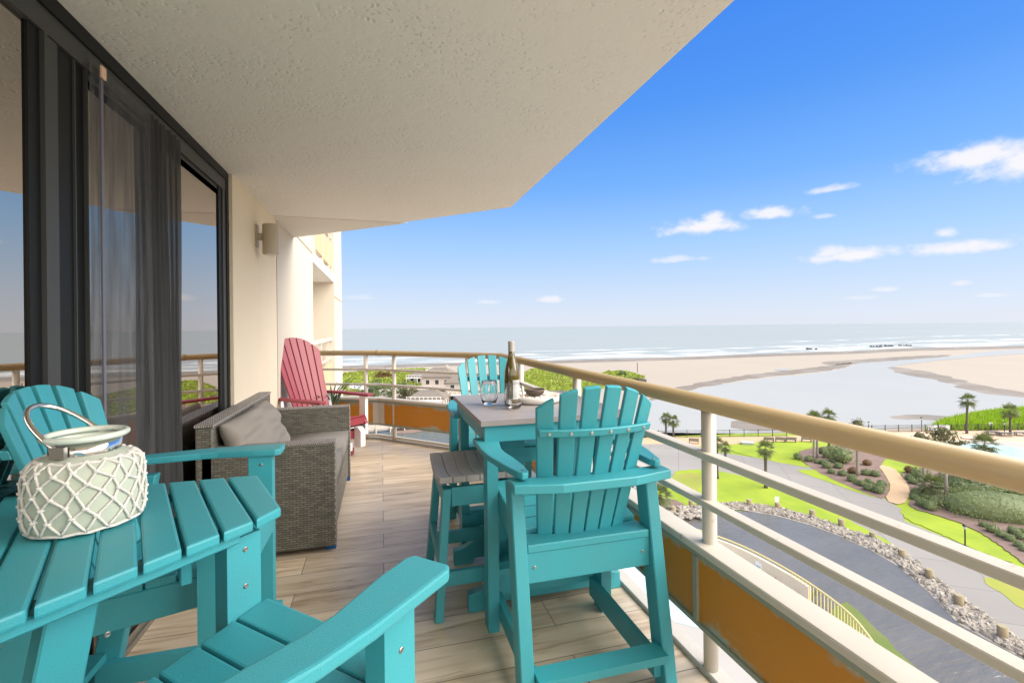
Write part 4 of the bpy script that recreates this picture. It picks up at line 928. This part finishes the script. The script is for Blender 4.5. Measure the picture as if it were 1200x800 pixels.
# --- shrubs (one mesh per kind, copied)
def shrub_mesh(seed, m, n_=520, s=.075, lump=.1):
    bm = crown_mesh(B(), .62, .62, .5, n_, s, random.Random(seed), (0, 0, .42), -.6, lump)
    bmesh.ops.create_icosphere(bm, subdivisions=2, radius=1, matrix=Matrix.Translation((0, 0, .38)) @ Matrix.Diagonal((.5, .5, .38, 1)))
    me = bpy.data.meshes.new('shrub'); bm.normal_update(); bm.to_mesh(me); bm.free(); me.materials.append(m); return me
SM = [shrub_mesh(i, LEAF_S) for i in range(3)]; SR = shrub_mesh(7, LEAF_R); SO = shrub_mesh(8, LEAF_O, lump=.3); SG = shrub_mesh(9, LEAF_H, lump=.3)
def shrubs(lst, label, group, kind=None):
    for x, y, r_ in lst:
        b = G(x, y+r_*.45); sc_ = r_*(b-Vector((0, 0, EYE))).dot(fw)/F/.62
        o = bpy.data.objects.new('shrub', kind or random.choice(SM)); COL.objects.link(o); o.location = b; o.rotation_euler.z = random.uniform(0, 6); o.scale = (sc_, sc_, sc_*random.uniform(.9, 1.1)); tag(o, label, 'shrub', group)
A5 = lambda l, ox, oy, k: [(ox+a/k, oy+b/k, r_/k) for a, b, r_ in l]
shrubs(A5([(775, 480, 26), (840, 492, 26), (888, 506, 19), (945, 530, 28), (1012, 532, 26), (970, 565, 22), (1037, 575, 27), (925, 512, 22), (925, 445, 30), (948, 470, 28), (982, 500, 20), (1085, 612, 22)], 780, 440, 5) +
       A5([(95, 608, 28), (150, 634, 29), (175, 572, 28), (228, 578, 29), (115, 630, 16), (190, 660, 31), (248, 676, 32), (260, 655, 28), (213, 640, 22), (266, 633, 26), (188, 620, 20), (15, 530, 24)], 980, 440, 5),
       'clipped round green shrub in the mulch bed left of the tan curved walkway', 'round shrubs left of the walkway')
shrubs(A5([(435, 602, 28), (450, 622, 28), (490, 612, 26), (468, 688, 30), (460, 714, 28), (535, 690, 30), (515, 712, 28), (500, 750, 34), (550, 770, 40), (572, 742, 36), (525, 700, 24)], 980, 440, 5),
       'clipped round green shrub in the mulch bed right of the tan curved walkway', 'round shrubs right of the walkway')
shrubs(A5([(630, 128, 18), (665, 148, 25), (705, 170, 22), (740, 187, 21), (757, 155, 24), (787, 178, 23), (780, 213, 20), (799, 232, 18), (797, 155, 15), (836, 200, 22), (850, 170, 20)], 980, 580, 3.636),
       'small round shrub between the big hedge and the lower lawn strip', 'round shrubs below the hedge')
shrubs([(999.5, 552, 6), (1066, 551.5, 6), (1016, 543, 5)], 'rust-coloured low shrub near the tan curved walkway', 'rust shrubs by the walkway', SR)
shrubs([(987, 536, 13), (1078, 558, 10), (975, 528, 7)], 'loose leafy green shrub rising above the clipped round shrubs', 'loose shrubs in the beds', SG)
shrubs([(1005, 497.5, 6)], 'small olive bush peeking over the tan handrail near the fence', None, SO)
# big hedge mounds
def hedge(px, py, rx, ry, rz, label, n_, m=LEAF_H, s=.11):
    b = G(px, py); bm = crown_mesh(B(), rx, ry, rz, n_, s, random.Random(px), (0, 0, rz*.35), -.5, .16)
    bmesh.ops.create_icosphere(bm, subdivisions=3, radius=1, matrix=Matrix.Translation((0, 0, rz*.3)) @ Matrix.Diagonal((rx*.86, ry*.86, rz*.82, 1)))
    o = obj('hedge', bm, m); o.location = b; o.rotation_euler.z = R(-35); tag(o, label, 'hedge')
hedge(1172, 603, 5.4, 3.2, 2.0, 'large rounded green hedge right of the tan walkway', 6500)
hedge(1133, 577, 3.6, 2.2, 1.6, 'darker leafy hedge behind the large rounded hedge', 3000, LEAF_T, .15)
hedge(1225, 582, 4.5, 3.2, 1.8, 'hedge at the right edge behind the large rounded hedge', 3000)

# --- rock bank of the pond
ROCK = mat('bank_stones', (.38, .335, .285), .9, .7, 1.6, .5, 6, col2=(.19, .165, .14), detail=2)
up_ = [(800, 594), (835, 590), (870, 590), (910, 595), (950, 605), (980, 616), (1020, 629), (1054, 643), (1090, 671), (1134, 704), (1170, 732), (1200, 756), (1260, 795)]
lo_ = [(795, 612), (835, 598), (868, 597), (910, 604), (950, 615), (980, 626), (1018, 643), (1051, 662), (1087, 692), (1123, 730), (1162, 752), (1200, 772), (1260, 815)]
rnd = random.Random(5); bm = B()
def along(pl, t_):
    t_ *= len(pl)-1; i = min(int(t_), len(pl)-2); f_ = t_-i; return (pl[i][0]+(pl[i+1][0]-pl[i][0])*f_, pl[i][1]+(pl[i+1][1]-pl[i][1])*f_)
for i in range(3300):
    t_ = rnd.random(); q = rnd.uniform(.12, .95); a, b_ = along(up_, t_), along(lo_, t_); p = G(a[0]+(b_[0]-a[0])*q, a[1]+(b_[1]-a[1])*q)
    r_ = rnd.choice((rnd.uniform(.07, .14), rnd.uniform(.10, .2), rnd.uniform(.12, .3)))
    m_ = Matrix.Translation(p+Vector((0, 0, .12+.10*max(0, 1-q)))) @ Matrix.Rotation(rnd.uniform(0, 6.3), 4, (rnd.random()-.5, rnd.random()-.5, 1)) @ Matrix.Diagonal((1.25, .85, .62, 1))
    k0 = len(bm.verts); bmesh.ops.create_icosphere(bm, subdivisions=1, radius=r_, matrix=m_); bm.verts.ensure_lookup_table()
    for v in bm.verts[k0:]: v.co += Vector((rnd.uniform(-1, 1), rnd.uniform(-1, 1), rnd.uniform(-1, 1)))*r_*.16
o = obj('bank_stones', bm, ROCK); tag(o, 'pale riprap stones lining the far bank of the dark pond', 'stones', kind='stuff')
ground('bank_soil', up_+lo_[::-1], ROCK, 6.4, 0)
bm = B(); rnd = random.Random(6)
for i in range(130):
    p = G(rnd.uniform(782, 822), rnd.uniform(596, 611)); m_ = Matrix.Translation(p+Vector((0, 0, .35))) @ Matrix.Rotation(rnd.uniform(0, 6.3), 4, 'Z') @ Matrix.Diagonal((1.2, .9, .6, 1)); bmesh.ops.create_icosphere(bm, subdivisions=1, radius=rnd.uniform(.15, .33), matrix=m_)
o = obj('bank_stones', bm, ROCK); tag(o, 'stones around the mulch bed left of the near railing post', 'stones', kind='stuff')
PILE = mat('weathered_piling', (.30, .24, .15), .9, .35, 3, .3, 10)
PILET = mat('piling_top', (.36, .31, .20), .9, .3, 4)
for x, y, h_ in ((878, 593, 1), (911.5, 597, 1), (952, 606, 1), (986, 618, 1.1), (1023, 632, .9), (1057, 654, 1), (1089, 679, 1.1), (1124, 712, 1.2), (1175, 750, 1.2), (810, 594, 1), (789, 602, 1)):
    b = G(x, y); t = thing('timber_piling', 'stubby timber piling standing among the pond stones', 'piling', b, 0, 'timber pilings along the pond')
    obj('post', tube(B(), [(0, 0, -.1), (0, 0, .75*h_)], .27, 14), PILE, t, smooth=True); bm = B(); lathe(bm, [(.25, .75*h_), (.25, .77*h_), (0, .772*h_)], 14); obj('top', bm, PILET, t)

# --- fence along the sea side
FM = mat('dark_metal_fence', (.05, .05, .05), .5)
def fence(p0, p1, label, h=1.25, step=2.4):
    a, b = G(*p0), G(*p1); d = b-a; ln_ = d.length; t = thing('metal_fence', label, 'fence', a, math.atan2(d.y, d.x)); n_ = int(ln_/step)
    for i in range(n_+1): x = ln_*i/n_; bm = B(); box(bm, x-.05, x+.05, -.05, .05, 0, h+.12); obj('post', bm, FM, t)
    bm = B()
    for z in (.12, h-.05): box(bm, 0, ln_, -.022, .022, z, z+.05)
    k = int(ln_/.2)
    for i in range(k): x = ln_*i/k; box(bm, x-.011, x+.011, -.011, .011, .14, h-.04)
    obj('picket_panel', bm, FM, t)
fence((755, 513), (922, 511.2), 'dark metal picket fence behind the lawn, left part near the railing post')
fence((975, 507), (1240, 504), 'dark metal picket fence behind the pool, along the lagoon')

# --- benches, tables, loungers, lamps, signs
BW = mat('weathered_bench_wood', (.16, .145, .13), .85, .3, 4)
def bench_proto():
    t = thing('park_bench', '', 'bench')
    bm = B(); box(bm, -.8, .8, -.22, .22, .42, .47); obj('seat', bm, BW, t)
    bm = B(); box(bm, -.8, .8, .22, .27, .50, .68); box(bm, -.8, .8, .24, .29, .72, .92); obj('backrest', bm, BW, t)
    for s in (-.68, .68): bm = B(); box(bm, s-.05, s+.05, -.2, .26, 0, .419); obj('leg', bm, BW, t)
    return t
bp_ = bench_proto()
for i, (x, y, l) in enumerate(((900.8, 518, 'leftmost of three weathered benches in a row behind the lawn'), (914.5, 518, 'middle one of three weathered benches in a row behind the lawn'), (926.8, 518, 'right-hand one of three weathered benches in a row behind the lawn'), (813, 519.5, 'lone weathered bench left of the near railing post'), (945, 517.5, 'low weathered bench below the handrail beside the garden bed'))):
    o = bp_ if i == 0 else copy_tree(bp_); o.location = G(x, y); o.rotation_euler.z = R(-35+180); o['label'] = l; o['group'] = 'weathered benches'
cvm = mat('grey_concrete_cover', (.42, .42, .42), .8, .1, 2)
t = thing('utility_cover', 'low pale concrete slab cover on the lawn', 'cover', G(876, 520.5), R(-35)); bm = B(); box(bm, -.9, .9, -.6, .6, 0, .3); obj('base', bm, cvm, t, bev=.04); bm = B(); box(bm, -1, 1, -.7, .7, .301, .42); obj('lid', bm, cvm, t, bev=.04)
LG = mat('lounger_fabric', (.62, .56, .48), .8, .1, 3)
def lounger(x, y, rz, label):
    t = thing('sun_lounger', label, 'sun lounger', G(x, y), rz, 'sun loungers by the pool')
    bm = B(); box(bm, -.33, .33, -.4, 1.0, .32, .38); obj('seat', bm, LG, t)
    bm = yz(B(), [(-.41, .33), (-.40, .38), (-1.0, .72), (-1.02, .67)], -.33, .33); obj('backrest', bm, LG, t)
    for a in (-.28, .28):
        for b in (-.35, .9): bm = B(); box(bm, a-.03, a+.03, b-.03, b+.03, 0, .319); obj('leg', bm, STEEL, t)
lounger(1104, 514, R(60), 'tan sun lounger left of the pool near the olive trees'); lounger(1136, 515, R(50), 'pale sun lounger behind the pool under the tall palm'); lounger(1150, 516, R(50), 'pale sun lounger behind the low bushy palm')
def picnic(x, y, rz, label):
    t = thing('picnic_table', label, 'picnic table', G(x, y), rz, 'picnic tables by the pool')
    bm = B(); box(bm, -.95, .95, -.38, .38, .70, .75); obj('tabletop', bm, BW, t)
    for s in (-1, 1):
        bm = B(); box(bm, -.95, .95, s*.72-.14, s*.72+.14, .42, .47); obj('bench', bm, BW, t)
        bm = B(); box(bm, s*.7-.05, s*.7+.05, -.65, .65, .34, .419); box(bm, s*.7-.04, s*.7+.04, -.25, -.15, 0, .699); box(bm, s*.7-.04, s*.7+.04, .15, .25, 0, .699); obj('frame', bm, BW, t)
picnic(1163, 510, R(-30), 'leftmost picnic table on the pool terrace'); picnic(1178, 511.5, R(-30), 'picnic table beside the shorter palm on the pool terrace'); picnic(1196, 511, R(-30), 'picnic table at the right edge of the pool terrace')
for x, y, w, l in ((1087, 512, 1.6, 'a'), (1185, 514, 1.6, 'b')): pass
LM = mat('black_lamp_metal', (.012, .012, .012), .4)
LGL = mat('lamp_lens', (.5, .5, .48), .3)
def lamp(x, y, h_, label):
    t = thing('path_lamp', label, 'lamp post', G(x, y), 0)
    bm = tube(B(), [(0, 0, 0), (0, 0, h_*.8)], .055, 10); lathe(bm, [(.11, 0), (.11, .1), (.06, .16)], 12); obj('pole', bm, LM, t)
    bm = B(); lathe(bm, [(.09, h_*.8), (.13, h_*.93), (.1, h_*.935)], 12); obj('lens', bm, LGL, t)
    bm = B(); lathe(bm, [(.19, h_*.93), (.17, h_*.97), (.05, h_), (0, h_)], 12); obj('cap', bm, LM, t)
lamp(1131, 640, 1.95, 'short black path lamp standing on the lower lawn strip')
lamp(1080, 505.5, 2.7, 'slim dark lamp post at the fence against the wet sand'); lamp(1177, 510, 2.4, 'dark lamp post beside the shorter palm'); lamp(1018, 506.5, 2.0, 'small dark lamp post at the left end of the pool fence')
WS = mat('white_sign_board', (.8, .8, .8), .6)
def sign(x, y, w, h_, z, label, face, post=True, base=None):
    b = base or G(x, y); t = thing('sign', label, 'sign', b, face)
    bm = B(); box(bm, -w/2, w/2, -.02, .02, z, z+h_); obj('board', bm, WS, t)
    if post: bm = B(); box(bm, -.04, .04, .021, .07, 0, z+h_*.9); obj('post', bm, FM, t)
fc = R(-50)
sign(1093, 505.5, 1.3, 1.05, .15, 'white notice board on the fence, left of the two', fc); sign(1106, 505.2, 1.6, .95, .25, 'white notice board on the fence, right of the two', fc); sign(1161, 504.5, .5, .5, 1.0, 'small white sign on the fence behind the picnic tables', fc)
sign(910.5, 592, .42, .62, .35, 'small white sign on the lawn above the pond stones', R(-40)); sign(846, 0, 0, 0, 0, '', 0, False) if False else None

# --- marsh grass and dunes
def dune(pix, hmax, m, n_, s, seed, label, name='marsh_grass', tall=1.6, base=None, asp=.16):
    rnd = random.Random(seed); pts = [G(*p) for p in pix]; xs = [p.x for p in pts]; ys = [p.y for p in pts]
    def inside(x, y):
        c = False
        for p, q in zip(pts, pts[1:]+pts[:1]):
            if (p.y > y) != (q.y > y) and x < (q.x-p.x)*(y-p.y)/(q.y-p.y)+p.x: c = not c
        return c
    def edge(x, y):
        e = 1e9
        for p, q in zip(pts, pts[1:]+pts[:1]):
            d = (q-p).xy; w = Vector((x, y))-p.xy; t_ = max(0, min(1, w.dot(d)/d.length_squared)); e = min(e, (w-d*t_).length)
        return e
    bm = B(); k = 0; tries = 0; ph = [rnd.uniform(0, 6.3) for _ in range(4)]
    while k < n_ and tries < n_*12:
        tries += 1; x, y = rnd.uniform(min(xs), max(xs)), rnd.uniform(min(ys), max(ys))
        if not inside(x, y): continue
        e = edge(x, y); h_ = hmax*min(1, e/(hmax*2.2))*(.75+.25*math.sin(x*.12+ph[0])*math.sin(y*.1+ph[1])); k += 1
        c = Vector((x, y, GZ+h_))
        if asp < .3:
            a = rnd.uniform(0, 6.3); w = Vector((math.cos(a), math.sin(a), 0))*s*asp; l_ = Vector((rnd.uniform(-.3, .3), rnd.uniform(-.3, .3), 1))*s*rnd.uniform(.6, tall)
            tri(bm, c-w, c+w, c+l_); tri(bm, c-w*1.5+w*rnd.random(), c+w, c+l_*.7+w*3)
        else:
            leaf_quad(bm, c+Vector((0, 0, rnd.uniform(-.2, .5)*s)), s*rnd.uniform(.6, 1.4), rnd, Vector((0, 0, 1)), asp)
    o = obj(name, bm, m); tag(o, label, 'vegetation', kind='stuff')
    # mound underneath
    gb = B(); nx, ny = 40, 24; grid = {}
    for i in range(nx+1):
        for j in range(ny+1):
            x = min(xs)+(max(xs)-min(xs))*i/nx; y = min(ys)+(max(ys)-min(ys))*j/ny
            z = GZ-.08
            if inside(x, y): z = GZ+.05+hmax*min(1, edge(x, y)/(hmax*2.2))*(.72+.25*math.sin(x*.12+ph[0])*math.sin(y*.1+ph[1]))-.15
            grid[i, j] = gb.verts.new((x, y, z))
    for i in range(nx):
        for j in range(ny):
            q = [grid[i, j], grid[i+1, j], grid[i+1, j+1], grid[i, j+1]]
            if max(v.co.z for v in q) > GZ-.05: gb.faces.new(q)
    struct('dune', gb, base or m, smooth=True)
dune([(1088, 504.5), (1100, 498), (1122, 492), (1150, 487.5), (1190, 484.5), (1250, 484), (1330, 490), (1330, 506), (1200, 504.2)], 1.6, LEAF_G, 9000, 1.0, 1, 'bright green marsh grass growing beside the lagoon behind the pool fence')
dune([(396, 456), (398, 440), (430, 436.5), (470, 435), (500, 434.5), (512, 438), (505, 446), (490, 452), (440, 455)], 1.3, LEAF_D, 13000, .8, 2, 'bright green dune scrub beyond the far railing on the left', 'dune_scrub', asp=.6)
dune([(600, 470), (608, 440), (622, 433), (648, 433.5), (690, 440), (720, 447), (690, 462), (650, 470)], .7, LEAF_D, 11000, .55, 3, 'bright green dune scrub behind the wine bottle', 'dune_scrub', asp=.6)
dune([(700, 440), (712, 435.5), (735, 436), (756, 442), (752, 446), (725, 446)], .35, LEAF_D, 1500, .7, 4, 'narrow green dune ridge above the handrail left of the beach', 'dune_scrub', asp=.6)
def bush(px, py, r_, h_, label, leaf, n_=700, s=.3, grp=None):
    o = obj('bush', crown_mesh(B(), r_, r_, h_, n_, s, random.Random(int(px*7)), (0, 0, h_*.5), -.5, .25, clumps=10), leaf); o.location = G(px, py); tag(o, label, 'bush', grp)
bush(729, 441, 1.9, 1.5, 'dark round bush on the narrow dune ridge', LEAF_T, 300, .4)
bush(432, 466, 3.2, 2.2, 'dark bush left of the white far post, below the dune scrub', LEAF_T); bush(448, 461, 4.2, 3.2, 'dark bush right of the cars below the dune scrub', LEAF_T, 900); bush(466, 465, 3.2, 2.6, 'dark bush behind the far railing post', LEAF_T); bush(481, 467, 2.6, 3.4, 'olive palm-like bush between the far post and the beach house', LEAF_O, 700, .45); bush(500, 470, 3.0, 1.8, 'low dark bush in front of the beach house', LEAF_T); bush(524, 471, 2.6, 2.0, 'dark green bush right of the beach house steps', LEAF_T)
bush(452, 446, 4.2, 3.0, 'brownish scrub clump in the middle of the green dune', LEAF_R, 500, .6); bush(414, 462, 2.5, 1.8, 'green bush at the left below the dune scrub', LEAF_D)

# --- beach houses
HW = mat('house_siding', (.46, .40, .33), .9, .15, .5); HR = mat('grey_shingle_roof', (.20, .17, .145), .95, .3, 1.5); HG = mat('house_window_glass', (.03, .035, .04), .1); HT = mat('white_house_trim', (.7, .68, .64), .7); HP = mat('pink_beige_siding', (.52, .42, .36), .9, .1, .5)
def house(px, py, w, d, h_, rh, label, wall, rz=R(-20)):
    t = thing('beach_house', label, 'house', G(px, py), rz)
    bm = B(); box(bm, -w/2, w/2, -d/2, d/2, 0, h_); obj('wall', bm, wall, t)
    o_ = .5; k = min(w, d)*.32
    bm = B(); e = [(-w/2-o_, -d/2-o_, h_), (w/2+o_, -d/2-o_, h_), (w/2+o_, d/2+o_, h_), (-w/2-o_, d/2+o_, h_)]
    lo2 = [(x, y, z-.2) for x, y, z in e]; rd = [(-w/2+k, -.2, h_+rh), (w/2-k, -.2, h_+rh), (w/2-k, .2, h_+rh), (-w/2+k, .2, h_+rh)]
    loft(bm, [lo2, e, rd]); bmesh.ops.recalc_face_normals(bm, faces=bm.faces[:]); rf = obj('roof', bm, HR, t)
    bm = B(); box(bm, w*.2, w*.2+.6, -.3, .3, h_+rh*.4, h_+rh+.7); obj('chimney', bm, wall, rf)
    for fl in range(int(h_//2.8)):
        z = .9+2.8*fl
        for x in (-w*.3, 0, w*.3):
            f = B(); box(f, x-.65, x+.65, -d/2-.06, -d/2-.001, z-.1, z+1.4); fo = obj('window', f, HT, t); g_ = B(); box(g_, x-.55, x+.55, -d/2-.08, -d/2-.061, z, z+1.3); obj('pane', g_, HG, fo)
        for y in (-d*.2, d*.25):
            for sx in (-1, 1):
                f = B(); a, b_ = sorted((sx*(w/2+.001), sx*(w/2+.06))); box(f, a, b_, y-.55, y+.55, z-.1, z+1.4); fo = obj('window', f, HT, t); g_ = B(); a, b_ = sorted((sx*(w/2+.061), sx*(w/2+.08))); box(g_, a, b_, y-.45, y+.45, z, z+1.3); obj('pane', g_, HG, fo)
    dk = B(); box(dk, -w/2, w/2, -d/2-2.2, -d/2-.1, 2.4, 2.55)
    for i in range(9): x = -w/2+.1+(w-.2)*i/8; box(dk, x-.05, x+.05, -d/2-2.2, -d/2-2.1, 2.551, 3.5)
    box(dk, -w/2, w/2, -d/2-2.2, -d/2-2.1, 3.501, 3.58)
    for x in (-w/2+.2, 0, w/2-.2): box(dk, x-.1, x+.1, -d/2-2.15, -d/2-1.95, 0, 2.399)
    obj('deck', dk, HT, t)
house(516, 463, 9, 8, 5.9, 2.4, 'beige hip-roofed beach house beside the dune, left of the far bar chair', HP); house(503, 478, 8.5, 6, 2.9, 1.5, 'lower grey-roofed beach house in front of the beige one', HW); house(546, 470, 9, 9, 5.6, 2.4, 'beach house mostly hidden behind the far bar chair', HW); house(494, 449, 8, 7, 2.9, 1.4, 'small grey house at the dune edge, left of the beige beach house', HT)
# cars parked below the dune
CP = [mat('white_car_paint', (.7, .7, .7), .25), mat('silver_car_paint', (.35, .36, .38), .25), mat('dark_car_paint', (.03, .03, .035), .25)]
TY = mat('car_tyre', (.02, .02, .02), .8)
def car(px, py, m, label, rz):
    t = thing('parked_car', label, 'car', G(px, py), rz, 'cars parked by the dune')
    pr = [(-2.1, .3), (-2.15, .75), (-1.9, .95), (-1.3, 1.0), (-.8, 1.45), (.7, 1.48), (1.4, 1.05), (2.05, .95), (2.2, .6), (2.15, .3)]
    bm = prism(B(), pr, -.85, .85, lambda a, b, c: (a, c, b)); obj('body', bm, m, t, bev=.06)
    bm = prism(B(), [(-1.15, 1.02), (-.75, 1.40), (.62, 1.42), (1.2, 1.07)], -.86, .86, lambda a, b, c: (a, c, b)); obj('window', bm, HG, t)
    for x in (-1.35, 1.35):
        for y in (-.8, .8):
            bm = B(); lathe(bm, [(0, -.1), (.33, -.1), (.33, .1), (0, .1)], 14)
            for v in bm.verts: v.co = Vector((v.co.x+x, v.co.z+y, v.co.y+.33))
            obj('wheel', bm, TY, t)
car(413, 457, CP[0], 'white car parked leftmost below the dune scrub', R(70)); car(420, 457, CP[1], 'silver car parked second from the left below the dune', R(70)); car(427, 457.5, CP[0], 'white car parked just left of the far railing post', R(70)); car(437, 458, CP[2], 'dark car parked right of the far railing post', R(70))
# pier along the inlet
PW = mat('pier_timber', (.50, .44, .36), .9, .25, 2)
pr_ = thing('timber_pier', 'pale timber pier with railings along the inlet, seen under the far railing', 'pier', G(405, 510.5), 0)
a, b = G(405, 510.5), G(520, 499); d = b-a; pr_.rotation_euler.z = math.atan2(d.y, d.x); ln_ = d.length
bm = B(); box(bm, 0, ln_, -.9, .9, .9, 1.05); obj('deck', bm, PW, pr_)
bm = B(); k = int(ln_/2.6)
for i in range(k+1):
    for s in (-.85, .85): x = ln_*i/k; bm = B(); box(bm, x-.1, x+.1, s-.1, s+.1, -.2, 2.15); obj('post', bm, PW, pr_)
for s in (-.85, .85): bm = B(); box(bm, 0, ln_, s-.04, s+.04, 1.55, 1.65); box(bm, 0, ln_, s-.05, s+.05, 2.0, 2.1); obj('handrail', bm, PW, pr_)
ground('mud_bank', [(455, 505), (480, 497), (520, 494), (560, 492), (600, 496), (560, 500), (510, 503), (470, 509)], MULCH, 6, 1)
# poles and sand fence on the beach
def pole(x, y, h_, label): 
    o = obj('beach_pole', tube(B(), [(0, 0, 0), (0, 0, h_)], .14, 8), FM); o.location = G(x, y); tag(o, label, 'pole')
pole(747, 436.3, 4.2, 'thin dark pole standing alone on the sand')
sfn = B(); a, b = G(737, 444), G(757.5, 447.5); d = b-a
for i in range(60): p = a+d*i/59; box(sfn, p.x-.06, p.x+.06, p.y-.03, p.y+.03, GZ, GZ+1.0)
o = obj('sand_fence', sfn, BW); tag(o, 'short dark sand fence running down from the dune ridge', 'fence')
# groyne rocks in the surf
for x, y, w in ((1027, 406.5, 4), (1040, 405.8, 5), (1062, 405.3, 5), (952, 409.5, 4)):
    bm = B(); rnd = random.Random(x)
    for i in range(9): bmesh.ops.create_icosphere(bm, subdivisions=1, radius=rnd.uniform(.7, 1.3), matrix=Matrix.Translation((rnd.uniform(-w, w), rnd.uniform(-1, 1), .2)))
    o = obj('surf_rocks', bm, mat('dark_wet_rock', (.05, .045, .04), .6)); o.location = G(x, y); o.rotation_euler.z = R(-40); tag(o, 'dark rocks awash at the water edge', 'rocks', 'rocks at the water edge')

# --- curved ramp wall with picket rail beside the pond
RW = mat('cream_ramp_wall', (.74, .61, .46), .9, .08, 1.5); RY = mat('yellow_rail_paint', (.66, .55, .24), .5)
zt_ = GZ+2.0
cv = [(800, 615), (838, 627), (870, 639.5), (903, 656), (936, 675), (970, 698), (1000, 723), (1024, 753)]
cp = [G(x, y, zt_) for x, y in cv]
def lerp_path(pts, n_):
    out = []
    for i in range(len(pts)-1):
        p0, p1, p2, p3 = pts[max(i-1, 0)], pts[i], pts[i+1], pts[min(i+2, len(pts)-1)]
        for k in range(n_):
            t_ = k/n_; out.append(.5*((2*p1)+(p2-p0)*t_+(2*p0-5*p1+4*p2-p3)*t_*t_+(3*p1-p0-3*p2+p3)*t_**3))
    return out+[pts[-1]]
cp = lerp_path(cp, 8)
rw = thing('curved_ramp_wall', 'curved cream wall with yellow rail and picket end between pool deck and pond', 'wall', (0, 0, 0))
wallp = [p for p in cp[:36]]
bm = bar(B(), [Vector((p.x, p.y, 0)) for p in wallp], -.12, .12, GZ-.2, zt_-.25); obj('wall', bm, RW, rw)
obj('top_rail', tube(B(), [tuple(p) for p in cp], .07, 8), RY, rw, smooth=True)
bm = B()
pk = cp[30::1]
for p in pk: box(bm, p.x-.025, p.x+.025, p.y-.025, p.y+.025, GZ+.05, zt_-.06)
obj('pickets', bm, RY, rw)
obj('bottom_rail', tube(B(), [(p.x, p.y, GZ+.3) for p in cp[26:]], .05, 8), RY, rw)
# sloping ramp deck inside the wall
def on_wall(i, label):
    p, q = cp[i], cp[i+1]; d = q-p; n_ = Vector((-d.y, d.x, 0)).normalized(); n_ = n_ if n_.dot(Vector((p.x, p.y, 0))) < 0 else -n_
    t = thing('wall_notice', label, 'sign', p+n_*.16-Vector((0, 0, 1.25)), math.atan2(d.y, d.x)); bm = B(); box(bm, -.28, .28, -.02, .02, 0, .7); obj('board', bm, WS, t, bev=.005); bm = B(); box(bm, -.2, .2, -.024, .024, .28, .42); obj('printed_band', bm, mat('printed_grey', (.45, .45, .45), .7), t)
on_wall(9, 'white notice on the curved cream wall just right of the near railing post'); on_wall(21, 'white notice on the curved cream wall near its picket end')
def yucca(px, py, s, label, z=GZ):
    bm = B(); rnd = random.Random(px)
    for i in range(46): blade(bm, Vector((0, 0, 0)), rnd.uniform(0, 6.28), rnd.uniform(.1, 1.25), s*rnd.uniform(.7, 1.05), s*.07, .25, 4)
    o = obj('yucca', bm, LEAF_Y); o.location = G(px, py, z); tag(o, label, 'plant')
yucca(912, 688, 1.7, 'spiky yucca inside the curved cream wall, nearer its middle'); yucca(947, 708, 1.6, 'spiky yucca inside the curved cream wall near its picket end'); yucca(893, 672, 1.0, 'small spiky yucca inside the curved cream wall, leftmost of three')
